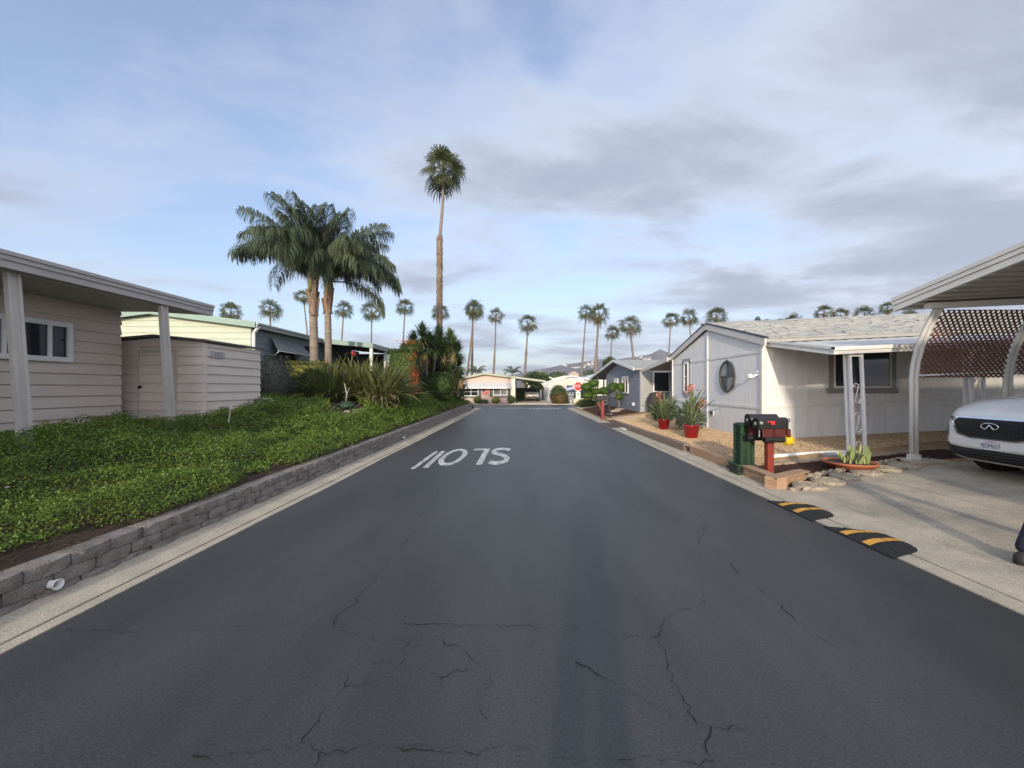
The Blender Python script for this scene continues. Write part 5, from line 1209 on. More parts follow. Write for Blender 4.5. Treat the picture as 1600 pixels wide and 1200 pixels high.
m = MB(); m.lathe([(.28,0),(.40,.10),(.425,.115),(.425,.145),(.395,.145),(.37,.11),(.0,.11)], (6.06,7.34,.10), 28); m.obj('bowl', terracotta, bw_, True)
m = MB(); m.lathe([(.38,.115),(.0,.13)], (6.06,7.34,.10), 16); m.obj('potting_soil', soil, bw_)
r = random.Random(21)
sn = thing('snake_plant', 'yellow-edged upright snake plants growing in the terracotta bowl', 'plant', (6.06,7.34,.2)); t = TB(); t2_ = TB()
for i in range(44):
    az = r.uniform(0,6.28); q = .30*r.random()**.7; x, y = 6.06+.08+q*math.cos(az)*.9, 7.34+q*math.sin(az)*.7; h = r.uniform(.10,.30)*(1.25 if abs(x-6.2) < .1 else .85); ln = Vector((r.uniform(-.10,.10), r.uniform(-.08,.08), 0)); p = Vector((x,y,.21)); a2 = r.uniform(-.6,.6); sd = Vector((math.cos(a2), math.sin(a2), 0))
    t.strip([p, p+ln*.4+Vector((0,0,h*.45)), p+ln*.8+Vector((0,0,h*.8)), p+ln+Vector((0,0,h))], [.018,.026,.020,.001], sd)
link('leaves', t.mesh('leaves'), M('snake_leaf', (.46,.46,.20), .45, col2=(.13,.20,.07), vs=3, island=.8), sn)

# ================================================================ kerb ramps
def ramp(label, y0):
    th = thing('curb_ramp', label, 'curb ramp', (3.66,y0+.42,.0), 'black and yellow rubber ramps at the driveway kerb')
    prof = lambda y: min(1, max(0, min((y-y0)/.20, (y0+.86-y)/.24)))            # the two ends taper off
    xs = lambda u, y: 3.47 + u*(.44*((.95 if y < y0+.43 else .60)+(.05 if y < y0+.43 else .40)*prof(y)))
    zs = lambda u, y: .012 + .034*math.sin(min(1, u*2.6)*math.pi/2)*(.08+.92*prof(y))*(1 if u < .75 else 1-(u-.75)*2.2)
    ny = 26; us = [0,.0,.2,.4,.6,.8,.9,1.0,1.0]; V = []; F = []
    sk = lambda u, y: y + u*np.interp(y, [y0, y0+.86], [.16, -.10])
    for j in range(ny+1):
        y = y0+.86*j/ny
        for i, u in enumerate(us):
            z = 0.0 if i in (0, len(us)-1) else zs(u, y); V.append((xs(u, y), sk(u, y), max(z, 0)))
    k = len(us)
    F = [(j*k+i, j*k+i+1, (j+1)*k+i+1, (j+1)*k+i) for j in range(ny) for i in range(k-1)]; F = [f[::-1] for f in F]; F += [tuple(range(k)), tuple(range(ny*k+k-1, ny*k-1, -1))]
    m = MB(); m.add(V, F); m.obj('ramp', tread, th)
    for c in (.27, .56):
        for (ua, ub) in ((.04,.50),(.53,.95)):
            m = MB(); V = []
            n = 5
            for j in range(3):
                y = y0+c+.10*j/2-.05+.05
                for i in range(n+1): u = ua+(ub-ua)*i/n; V.append((xs(u, y), sk(u, y), zs(u, y)+.004))
            F = [(j*(n+1)+i+1, j*(n+1)+i, (j+1)*(n+1)+i, (j+1)*(n+1)+i+1) for j in range(2) for i in range(n)]; F = [f[::-1] for f in F]; m.add(V, F); m.obj('yellow_stripe', yellow_tape, th)
    m = MB(); m.lathe([(.016,.0),(.016,.004),(.0,.004)], (3.60,y0+.12,zs(.35,y0+.12)+.001), 10); m.lathe([(.016,.0),(.016,.004),(.0,.004)], (3.62,y0+.74,zs(.35,y0+.74)+.001), 10); m.obj('bolt_hole', dark_m, th)
ramp('farther black and yellow rubber curb ramp next to the stepping stones', 4.74)
ramp('nearer black and yellow rubber curb ramp at the driveway edge', 3.70)
# ================================================================ curved-post carport on the right
cp = thing('carport', 'white carport with curved posts and a roof rising toward the viewer at the right edge', 'carport', (8.5,6.5,.15))
roofz = lambda y: 3.14 + .178*(7.75-y)
m = MB(TL)
m.ext([(7.33,7.72,roofz(7.72)-.055),(16,7.72,roofz(7.72)-.055),(16,1.0,roofz(1.0)-.055),(7.33,1.0,roofz(1.0)-.055)], (0,0,.05)); m.obj('roof', beige_metal, cp)
m = MB(TL); y = 7.6
while y > 1.2: m.box(7.34,15.9,y-.012,y+.012,roofz(y)-.085,roofz(y)-.06); y -= .2
m.obj('roof_ribs', beige_metal, cp, kind='stuff')
carp = M('carport_paint', (.72,.705,.66), .5, col2=(.62,.61,.57), var=.25, vs=3)
for (o, a, b) in ((0,-.03,.075),(-.025,.08,.15),(-.045,.155,.225)):
    m = MB(); x = 7.30+o; m.ext([(x,7.80,roofz(7.8)+a),(x,7.80,roofz(7.8)+b),(x,.8,roofz(.8)+b),(x,.8,roofz(.8)+a)], (.06,0,0)); m.obj('fascia', carp, cp)
m = MB(TL); m.box(7.36,16,7.74,7.80,3.08,3.30); m.obj('gutter', carp, cp)
m = MB(TL); m.box(7.5,16,7.30,7.40,3.02,3.12); m.obj('beam', carp, cp)
def curved_post(x, y, zb):
    m = MB(); pts = [(x,y,zb)]; 
    for i in range(15):
        t = i/14; z = 1.75 + (3.10-1.75)*t; pts.append((x+.02*t, y-.46*t**1.9, z))
    for s in (-.045, .045): m.tube([(px+s, py, pz) for px, py, pz in pts], .040, 8)
    p = m.obj('curved_post', carp, cp, True)
    m = MB(); m.box(x-.12,x+.12,y-.07,y+.07,zb-.02,zb+.03); m.box(x-.10,x+.10,y-.05,y+.05,zb+.03,zb+.13); m.obj('foot', carp, p)
for x in (7.76, 9.62, 11.5, 13.4): curved_post(x, 7.85, float(ZD(x)))
m = MB(); m.box(7.62,8.3,7.55,8.1,.03,.185); m.obj('concrete_pad', concrete, bevel=.01, label='square concrete pad under the foot of the curved carport post', cat='concrete pad')
# lattice panels between the posts, slat by slat
def lattice(label, xa, xb, z0, z1, ya):
    th = thing('lattice_panel', label, 'lattice', ((xa+xb)/2, ya, z0), 'brown lattice panels hung between the carport posts')
    yy = lambda z: ya - .46*max(0, (z-1.75)/1.35)**1.9
    n = 0
    for s in (1, -1):
        k = -(z1-z0) if s > 0 else 0; c = xa-(z1-z0) if s > 0 else xa
        while c < (xb if s > 0 else xb+(z1-z0)):
            P = []
            for i in range(7):
                z = z0+(z1-z0)*i/6; x = c+s*(z-z0); P.append((x, z))
            P = [(x, z) for x, z in P]
            a, b = P[0], P[-1]; seg = []
            for i in range(25):
                z = z0+(z1-z0)*i/24; x = c+s*(z-z0)
                if xa <= x <= xb: seg.append((x, z))
            if len(seg) > 2:
                m = MB(); w = .0185; o = .006*s; V = []
                q = [seg[0], seg[len(seg)//3], seg[2*len(seg)//3], seg[-1]]
                for (x, z) in q: y = yy(z)+o; V += [(x-w,y-.004,z),(x+w,y-.004,z),(x+w,y+.004,z),(x-w,y+.004,z)]
                F = []
                for i in range(3):
                    for j in range(4): F.append((4*i+j, 4*i+(j+1) % 4, 4*i+4+(j+1) % 4, 4*i+4+j))
                m.add(V, F); m.obj('slat', lattice_m, th); n += 1
            c += .098
    m = MB(TL); m.box(xa,xb,yy(z1)-.02,yy(z1)+.02,z1-.01,z1+.03); m.obj('rail', white_trim, th)
    m = MB(TL); m.box(xa,xb,yy(z0)-.015,yy(z0)+.015,z0-.03,z0); m.obj('rail', white_trim, th)
lattice('brown diagonal lattice panel between the first and second curved carport posts', 7.84,9.54,1.80,3.06,7.84)
lattice('brown diagonal lattice panel beyond the second curved carport post', 9.70,11.42,1.86,3.12,7.84)

# ================================================================ the white SUV
car_white = M('car_paint', (.80,.79,.75), .22, var=.03, coat=.8, spec=.5)
chrome = M('chrome', (.75,.76,.78), .12, metal=1.0, var=.02)
sv = thing('suv', 'white suv parked nose to the road under the curved-post carport', 'car', (7.32,6.12,.155), rz=R(180-3), local=True)
def sec(w, zb, zm, zbelt, wt, zt, ztop):
    return [(0,zb),(w*.80,zb),(w*.97,zb+.10),(w,zm),(w*.985,zbelt),(wt*1.02,zbelt+(zt-zbelt)*.25),(wt,zt),(wt*.62,ztop-.012),(0,ztop)]
st = [(.06,sec(.60,.40,.58,.80,.52,.93,.95)),(.0,sec(.72,.30,.56,.90,.64,1.03,1.06)),(-.10,sec(.84,.24,.60,.95,.74,1.09,1.13)),(-.28,sec(.945,.24,.66,.99,.82,1.17,1.235)),(-.55,sec(.98,.26,.70,1.03,.86,1.24,1.31)),(-1.05,sec(.985,.28,.72,1.05,.88,1.28,1.36)),
      (-1.55,sec(.985,.28,.72,1.07,.86,1.31,1.39)),(-2.05,sec(.985,.28,.72,1.07,.76,1.50,1.60)),(-2.5,sec(.985,.28,.72,1.06,.70,1.68,1.75)),(-3.3,sec(.985,.28,.72,1.07,.70,1.71,1.78)),(-4.1,sec(.98,.28,.72,1.08,.68,1.67,1.74)),(-4.65,sec(.95,.32,.72,1.08,.66,1.40,1.50)),(-4.92,sec(.88,.36,.72,1.02,.62,1.08,1.12)),(-5.0,sec(.78,.42,.70,.92,.60,.98,1.0))]
V = []; F = []; k = 17
for x, hs in st:
    full = [(y, z) for y, z in hs] + [(-y, z) for y, z in hs[::-1][1:]]
    V += [(x, y, z) for y, z in full]
for i in range(len(st)-1):
    for j in range(k-1): F.append((i*k+j, (i+1)*k+j, (i+1)*k+j+1, i*k+j+1))
    F.append((i*k+k-1, (i+1)*k+k-1, (i+1)*k, i*k)) if False else None
F.append(tuple(range(k-1))); F.append(tuple(range((len(st)-1)*k+k-2, (len(st)-1)*k-1, -1)))
m = MB(); m.add(V, [f for f in F if f]); bod = m.obj('body', car_white, sv, True)
ss = bod.modifiers.new('sub', 'SUBSURF'); ss.levels = 2; ss.render_levels = 2

from mathutils.bvhtree import BVHTree
bpy.context.view_layer.update()
_dg = bpy.context.evaluated_depsgraph_get(); _ev = bod.evaluated_get(_dg); _me = _ev.to_mesh()
_bv = BVHTree.FromPolygons([v.co[:] for v in _me.vertices], [p.vertices[:] for p in _me.polygons]); _ev.to_mesh_clear()
def front(y, z):
    h = _bv.ray_cast(Vector((3, y, z)), Vector((-1, 0, 0)))[0]
    return h.x if h else -.3
def flank(x, z, s):
    h = _bv.ray_cast(Vector((x, s*3, z)), Vector((0, -s, 0)))[0]
    return h.y if h else s*.9
def dens(o, n=5): return [(a[0]+(b[0]-a[0])*i/n, a[1]+(b[1]-a[1])*i/n) for a, b in zip(o, o[1:]+o[:1]) for i in range(n)]
def grow(o, a, b): cy = (min(y for y, z in o)+max(y for y, z in o))/2; cz = sum(z for y, z in o)/len(o); return [(cy+(y-cy)*a, cz+(z-cz)*b) for y, z in o]
def panel(name, outline, dx, mat, parent=sv, surf=None, rings=6, flat=None):
    """a plate laid over the car's skin: outline in (y,z), every point projected onto the body and lifted by dx"""
    sf = surf or (lambda y, z: (front(y, z)+dx, y, z)); n = len(outline); cy = sum(p[0] for p in outline)/n; cz = sum(p[1] for p in outline)/n; V = []; F = []
    for r_ in range(rings):
        q = 1-r_/rings
        for y, z in outline: V.append(sf(cy+(y-cy)*q, cz+(z-cz)*q))
    V.append(sf(cy, cz))
    for r_ in range(rings-1):
        for i in range(n): F.append((r_*n+i, r_*n+(i+1) % n, (r_+1)*n+(i+1) % n, (r_+1)*n+i))
    o = (rings-1)*n
    for i in range(n): F.append((o+i, o+(i+1) % n, len(V)-1))
    b0_ = len(V); V += [(p[0]-.05, p[1], p[2]) if not surf else (p[0], p[1]*.97, p[2]) for p in V[:n]]
    for i in range(n): F.append((i, b0_+i, b0_+(i+1) % n, (i+1) % n))
    m = MB(); m.add(V, F); return m.obj(name, mat, parent)
gp_ = dens([(-.50,.955),(.50,.955),(.575,.88),(.49,.70),(.30,.655),(-.30,.655),(-.49,.70),(-.575,.88)])
panel('grille_surround', grow(gp_, 1.075, 1.13), .018, chrome)
gr = panel('grille', gp_, .026, M('grille_black', (.010,.010,.012), .4))
m = MB()
for row in range(9):
    z = .672+.031*row; hw = min(.555, .33+1.05*(z-.655)); n = 17
    for i in range(n):
        y = -hw+2*hw*(i+.5)/n+(.016 if row % 2 else 0)
        if abs(y) > hw-.02: continue
        x = front(y, z)+.028; m.add([(x,y-.026,z),(x,y+.026,z),(x+.007,y,z+.008),(x,y,z+.018)], [(0,1,2),(1,3,2),(3,0,2)])
m.obj('grille_mesh', M('grille_gloss', (.03,.031,.036), .25), gr, kind='stuff')
ec = .845
em = [(0,ec+.030),(.05,ec-.042)] + [(.105*math.cos(t)*1.15, ec+.050*math.sin(t)) for t in [R(-62+304*i/26) for i in range(27)]] + [(-.05,ec-.042),(0,ec+.030)]
m = MB(); m.tube([(front(0, ec)+.045-.08*y*y,y,z) for y, z in em], .0095, 8); m.obj('emblem', chrome, sv, True)
ib = M('intake_black', (.015,.015,.016), .55)
panel('lower_intake', dens([(-.78,.50),(-.45,.47),(.45,.47),(.78,.50),(.70,.34),(.40,.29),(-.40,.29),(-.70,.34)]), .016, ib)
panel('bumper_bar', dens([(-.80,.63),(-.45,.605),(.45,.605),(.80,.63),(.82,.545),(.45,.50),(-.45,.50),(-.82,.545)]), .022, car_white)
for z in (.34,.385,.43): panel('intake_slat', dens([(-.55,z),(.55,z),(.55,z+.014),(-.55,z+.014)], 8), .030, M('slat_grey', (.05,.05,.052), .4), rings=2)
px_f = front(0, .56)+.03
pl = MB(); pl.box(px_f-.03,px_f,-.1525,.1525,.48,.632); pl = pl.obj('license_plate', M('plate_white', (.74,.73,.72), .4), sv, bevel=.004)
text_obj('plate_number', '9JDM637', .098, M('plate_ink', (.05,.06,.16), .5), pl, (px_f+.0015,0,.543), (0,1,0), (0,0,1), .0006, .73, base=(0,0,0))
text_obj('plate_state', 'California', .036, M('plate_red', (.5,.05,.06), .5), pl, (px_f+.0015,0,.610), (0,1,0), (0,0,1), .0006, 1.0, base=(0,0,0))
for s in (-1, 1):
    panel('headlight', dens([(s*.60,.965),(s*.90,.985),(s*.925,.95),(s*.86,.915),(s*.63,.905)], 4), .012, M('headlight_glass', (.16,.17,.19), .06, spec=.9, coat=1))
    panel('corner_vent', dens([(s*.80,.80),(s*.88,.84),(s*.86,.58),(s*.82,.56)], 4), .010, ib)
    m = MB(); m.box(-2.02,-1.84,*sorted((s*.96,s*1.15)),1.08,1.23); m.box(-1.96,-1.90,*sorted((s*.84,s*1.0)),1.08,1.12); m.obj('mirror', car_white, sv, bevel=.04)
    for x in (-.95,-3.85):
        m = MB(); m.tube([(x,s*.70,.37),(x,s*.945,.37)], .385, 28); w = m.obj('wheel', M('tyre', (.02,.02,.02), .85), sv)
        m = MB(); m.tube([(x,s*.90,.37),(x,s*.955,.37)], .26, 24); m.obj('rim', M('rim', (.35,.35,.36), .3, metal=.8), w)
    panel('side_window', dens([(-2.15,1.14),(-4.3,1.16),(-4.0,1.52),(-2.75,1.56)], 8), 0, glass, surf=lambda x, z, s=s: (x, flank(x, z, s)+s*.012, z))
panel('windshield', dens([(-.70,1.43),(.70,1.43),(.60,1.66),(-.60,1.66)], 8), .012, glass)
m = MB()
for s in (-1, 1): m.beam((front(s*.1,1.42)+.02,s*.08,1.42),(front(s*.55,1.43)+.02,s*.62,1.43),.02,.015)
m.obj('wiper', black_pl, sv)

# ================================================================ people
def skinned(name, joints, edges, mat, parent, root=0, levels=2):
    me = bpy.data.meshes.new(name); b = BASE[parent.name]; names = list(joints); idx = {n: i for i, n in enumerate(names)}
    me.from_pydata([Vector(joints[n][:3])-b for n in names], [(idx[a], idx[c]) for a, c in edges], [])
    bm = bmesh.new(); bm.from_mesh(me); ly = bm.verts.layers.skin.verify(); bm.verts.ensure_lookup_table()
    for i, n in enumerate(names):
        j = joints[n]; bm.verts[i][ly].radius = (j[3], j[4] if len(j) > 4 else j[3]); bm.verts[i][ly].use_root = (i == root)
    bm.to_mesh(me); bm.free(); me.materials.append(mat)
    o = bpy.data.objects.new(name, me); COL.objects.link(o); o.parent = parent; BASE[o.name] = b
    s = o.modifiers.new('skin', 'SKIN'); s.use_smooth_shade = True; u = o.modifiers.new('sub', 'SUBSURF'); u.levels = levels; u.render_levels = levels
    return o
def person(label, o, face, hands, feet, top_m, leg_m):
    """standing figure: o = ground point between the feet, face = heading, hands/feet = offsets in the figure's frame"""
    c, s = math.cos(face), math.sin(face)
    T = lambda x, y, z: (o[0]+x*c-y*s, o[1]+x*s+y*c, o[2]+z)
    th = thing('person', label, 'person', o)
    J = {'pelvis': (*T(0,0,.95),.13,.11), 'waist': (*T(0,.01,1.10),.13,.10), 'chest': (*T(0,0,1.32),.16,.115), 'neck': (*T(0,.0,1.50),.058), 'jaw': (*T(0,.035,1.575),.068,.075), 'head': (*T(0,.02,1.66),.083,.098), 'crown': (*T(0,.0,1.735),.055,.065)}
    E = [('pelvis','waist'),('waist','chest'),('chest','neck'),('neck','jaw'),('jaw','head'),('head','crown')]
    for k, sg in (('l', -1), ('r', 1)):
        hx, hy, hz = hands[k]; fx, fy = feet[k]
        J[k+'sh'] = (*T(sg*.18,0,1.42),.062); el = ((sg*.20+hx)/2+sg*.06, hy*.4-.05, (1.40+hz)/2-.05); J[k+'el'] = (*T(*el),.043); J[k+'wr'] = (*T(hx,hy,hz),.028)
        J[k+'hip'] = (*T(sg*.09,0,.88),.088); J[k+'kn'] = (*T((sg*.09+fx)/2,fy*.5+.03,.49),.060); J[k+'an'] = (*T(fx,fy,.09),.040); J[k+'toe'] = (*T(fx,fy+.15,.04),.035)
        E += [('chest',k+'sh'),(k+'sh',k+'el'),(k+'el',k+'wr'),('pelvis',k+'hip'),(k+'hip',k+'kn'),(k+'kn',k+'an'),(k+'an',k+'toe')]
    skinned('body', J, E, skin_m, th)
    grow_ = lambda n, a: J[n][:3] + tuple(v+a for v in J[n][3:])
    tj = {n: grow_(n, .022) for n in ('pelvis','waist','chest','lsh','rsh','lel','rel')}; 
    for k in 'lr': a, b = Vector(J[k+'el'][:3]), Vector(J[k+'wr'][:3]); tj[k+'cf'] = (*a.lerp(b,.85),.048)
    nk = Vector(J['neck'][:3]); tj['collar'] = (nk.x,nk.y,nk.z-.04,.080)
    skinned('jacket', tj, [('pelvis','waist'),('waist','chest'),('chest','collar'),('chest','lsh'),('chest','rsh'),('lsh','lel'),('rsh','rel'),('lel','lcf'),('rel','rcf')], top_m, th)
    lj = {n: grow_(n, .020) for n in ('pelvis','lhip','rhip','lkn','rkn')}
    for k in 'lr': a = J[k+'an']; lj[k+'hem'] = (a[0],a[1],a[2]-.02,.078,.085); b = Vector(J[k+'kn'][:3]).lerp(Vector(a[:3]),.55); lj[k+'mid'] = (*b,.074)
    skinned('jeans', lj, [('pelvis','lhip'),('pelvis','rhip'),('lhip','lkn'),('rhip','rkn'),('lkn','lmid'),('rkn','rmid'),('lmid','lhem'),('rmid','rhem')], leg_m, th)
    for k, sg in (('l', -1), ('r', 1)):
        fx, fy = feet[k]; m = MB()
        prof = []
        for (y, w, h) in ((-.09,.035,.05),(-.06,.045,.10),(.02,.046,.10),(.10,.050,.065),(.17,.045,.05),(.20,.025,.035)):
            prof.append([T(fx+w,fy+y,.0), T(fx+w,fy+y,h*.7), T(fx+w*.5,fy+y,h), T(fx-w*.5,fy+y,h), T(fx-w,fy+y,h*.7), T(fx-w,fy+y,.0)])
        V = [p for q in prof for p in q]; F = [(6*i+j, 6*i+(j+1) % 6, 6*i+6+(j+1) % 6, 6*i+6+j) for i in range(5) for j in range(6)] + [tuple(range(5,-1,-1)), tuple(range(30,36))]
        m.add(V, F); m.obj('shoe', shoe_m, th, True)
        hx, hy, hz = hands[k]; w = Vector(J[k+'wr'][:3]); el = Vector(J[k+'el'][:3]); d = (w-el).normalized(); side = d.cross(Vector((0,0,1))); side = side.normalized() if side.length > .1 else Vector(T(1,0,0))-Vector(T(0,0,0))
        hj = {'w': (*w,.026,.020), 'p': (*(w+d*.05),.032,.018), 'k': (*(w+d*.085),.030,.014)}; he = [('w','p'),('p','k')]
        for f_, (of, ln) in enumerate(((-.030,.062),(-.010,.075),(.010,.070),(.029,.055))):
            a = w+d*.09+side*of; b = a+(d*.8+Vector((0,0,-.25)))*ln*.55; e = b+(d*.5-Vector((0,0,.5)))*ln*.45
            hj['a%d' % f_] = (*a,.0092); hj['b%d' % f_] = (*b,.0085); hj['e%d' % f_] = (*e,.0075); he += [('k','a%d' % f_),('a%d' % f_,'b%d' % f_),('b%d' % f_,'e%d' % f_)]
        a = w+d*.03+side*.035*(-sg); b = a+(d*.6-side*sg*.6)*.05; hj['t1'] = (*a,.011); hj['t2'] = (*b,.009); he += [('p','t1'),('t1','t2')]
        skinned('hand', hj, he, skin_m, th)
    m = MB(); hc = T(0,-.012,1.69); m.ball(hc, .092,.105,.088, 14, 10, .02); m.obj('hair', hair_m, th, True)
    for sg in (-1, 1): m = MB(); m.ball(T(sg*.032,.108,1.665), .013,.010,.009, 8, 6); m.obj('eye', M('eye', (.08,.06,.05), .2), th); m = MB(); m.ball(T(sg*.088,.01,1.65), .014,.025,.034, 8, 6); m.obj('ear', skin_m, th)
    m = MB(); m.ball(T(0,.12,1.63), .014,.022,.022, 8, 6); m.obj('nose', skin_m, th); m = MB(); m.ball(T(0,.108,1.59), .026,.010,.008, 8, 6); m.obj('mouth', M('lips', (.35,.13,.11), .5), th)
    return th
person('person in dark jeans and blue sleeves stepping on the driveway at the right picture edge', (4.90,3.52,.055), R(-75), {'l': (-.24,.42,.98), 'r': (.25,.06,.90)}, {'l': (-.10,-.45), 'r': (.10,.25)}, jacket, denim)
ph_ = person('person standing behind the camera holding up a phone', (-.03,-.42,0), R(0), {'l': (-.10,.30,1.50), 'r': (.10,.30,1.50)}, {'l': (-.12,0), 'r': (.12,0)}, jacket, denim)
m = MB(); m.box(-.03-.08,-.03+.08,-.09,-.082,1.47,1.55); m.obj('phone', black_pl, label='black phone held up by the person behind the camera', cat='phone')

# ---------------------------------------------------------------- neighbour home just outside the right edge (unseen; widened and raised to shade the white wall)
nh = thing('mobile_home', 'unseen beige mobile home the carport is attached to, enlarged to shade the white home', 'mobile home', (11,-2,.2))
m = MB(); m.box(5.72,17,-9,1.0,.0,3.0); m.ext([(5.72,1.0,3.0),(5.72,-9,3.0),(5.72,-4,3.4),(5.72,.6,4.15),(5.72,1.0,4.15)], (11.2,0,0)); m.obj('wall', tan_siding, nh)
m = MB(); m.ext([(5.5,-9.3,3.05),(5.5,1.15,4.2),(5.5,1.15,4.3),(5.5,-9.3,3.2)], (11.7,0,0)); m.obj('roof', beige_metal, nh)
window(nh, (5.70,-3,1.8), (0,-1,0), 1.4, 1.0, (-1,0,0), mull=(0,))
# ================================================================ far end of the road
fh = thing('mobile_home', 'pink gabled mobile home with a flag poster facing down the road', 'mobile home', (-3,43,0))
FY = 43.0
P = lambda px, py, Y=FY: at(px, py, Y)
xl, xr = P(711.5,0).x, P(804.8,0).x
pink = M('pink_siding', (.66,.47,.39), .7, col2=(.60,.42,.35), var=.2)
m = MB(); m.box(xl,xr,FY+.05,FY+13,-.1,2.45); m.ext([(xl,FY+.05,2.4),(xr,FY+.05,2.55),(P(757,0).x,FY+.05,3.02)], (0,13,0)); m.obj('wall', pink, fh)
zt = lambda s: float(np.interp(xl+s, [xl, P(757,0).x, xr], [2.36, 3.0, 2.60]))
rows_joined('siding_boards', pink, fh, .0, 3.0, .20, (xl,FY+.05,0), (xr,FY+.05,0), (0,-1,0), zt, gaps=[(.95,2.35,.85,1.65),(4.05,5.55,.95,1.75)])
rt = [P(693.5,597.5), P(757,584.2), P(852,596.2)]
for a, b in ((rt[0], rt[1]), (rt[1], rt[2])):
    m = MB(); m.ext([a, b, b+Vector((0,0,.10)), a+Vector((0,0,.10))], (0,13.3,0)); o = m.obj('roof', M('roof_greygreen', (.36,.37,.30), .8), fh); 
    m = MB(); q = Vector((0,-.42,0)); m.ext([a+q+Vector((0,0,-.08)), b+q+Vector((0,0,-.08)), b+q+Vector((0,0,.13)), a+q+Vector((0,0,.13))], (0,.45,0)); m.obj('barge_board', M('sage_trim', (.40,.42,.32), .7), fh)
m = MB(); m.box(P(711.5,0).x-.02,P(717,0).x,FY-.06,FY+.02,-.05,2.42); m.obj('corner_trim', white_m, fh)
m = MB(); m.box(P(798,0).x,P(805,0).x,FY-.30,FY+.02,-.05,2.62); m.obj('pillar', M('cream_pillar', (.78,.74,.58), .7), fh)
m = MB(); a, b = P(719.6,0).x, P(797.5,0).x; m.ext([(a,FY-.04,2.15),(b,FY-.04,2.15),(b,FY-.72,1.58),(a,FY-.72,1.58)], (0,0,.05)); m.obj('window_awning', M('awning_white', (.55,.545,.53)), fh)
m = MB(); m.box(a,b,FY-.75,FY-.72,1.52,1.66); m.obj('window_awning_edge', white_m, fh)
window(fh, ((P(725,0).x+P(747,0).x)/2,FY,1.18), (1,0,0), P(747,0).x-P(724,0).x, .95, (0,-1,0), fw=.07, mull=(0,), bars=(.0,), depth=.08)
window(fh, ((P(771,0).x+P(792.5,0).x)/2,FY,1.25), (1,0,0), P(792.5,0).x-P(770,0).x, .90, (0,-1,0), fw=.07, mull=(0,), depth=.08, gmat=M('pale_glass', (.14,.15,.15), .1, spec=.8))
shg = M('shutter_green', (.085,.10,.085), .6)
for (pa, pb) in ((719.5,724),(747.5,751.8),(765.3,770),(793,797.5)): m = MB(); m.box(P(pa,0).x,P(pb,0).x,FY-.06,FY-.01,.62,1.66); m.obj('shutter', shg, fh)
for (pa, pb) in ((725,747),(771.5,792.5)): m = MB(); m.box(P(pa,0).x,P(pb,0).x,FY-.07,FY-.01,.52,.74); m.obj('window_box', M('box_grey', (.16,.165,.16), .7), fh)
fl = thing('flag_banner', 'stars-and-stripes banner hung on the pink house between its windows', 'flag', (P(758.5,0).x,FY-.06,.7)); c = P(758.5,611.8); w, h = .72, .56
for i in range(7): m = MB(); z = c.z-h/2+h*i/7; m.box(c.x-w/2,c.x+w/2,FY-.075,FY-.062,z,z+h/7); m.obj('stripe', M('flag_red_s', (.60,.07,.04), .8) if i % 2 == 0 else M('flag_white_s', (.70,.45,.36), .8), fl)
m = MB(); m.box(c.x-w/2,c.x-w*.08,FY-.08,FY-.074,c.z,c.z+h/2); m.obj('canton', M('flag_blue', (.04,.05,.11), .8), fl)
# its carport, ribs curving down on the right
xc = P(861,0).x
for i in range(6):
    y = FY-.4+2.4*i; m = MB(); pts = [(P(851,0).x,y,2.22)]
    for k in range(9): t = k/8; pts.append((P(852,0).x+(xc-P(852,0).x)*math.sin(t*math.pi/2), y, 2.22-1.15*(1-math.cos(t*math.pi/2))))
    pts.append((xc,y,-.08)); m.tube(pts, .06, 6); m.obj('carport_rib', white_trim, fh, True)
m = MB(); m.box(xr-.3,xc,FY-1.2,FY+13,-.12,-.02); m.obj('carport_floor', concrete, fh)
m = MB(); m.box(xr,P(851,0).x,FY+11,FY+11.1,-.1,1.6); m.obj('back_fence', bush_m, fh)
for (px, y, rz, z, lab) in ((746,42.3,.42,.30,'round yellow-green bush under the left window of the pink house'), (774.5,42.3,.36,.28,'small yellow bush between the windows of the pink house'), (756,42.1,.24,.10,'dark low bush below the flag on the pink house'), (799,42.1,.42,.35,'dark green shrub at the foot of the cream pillar')):
    q = P(px, 0, y); bush('shrub', lab, 'shrub', (q.x,y,z), (.45 if rz > .3 else .5,.35,rz), 700, .09, hedge_yel if 'yellow' in lab else bush_m)
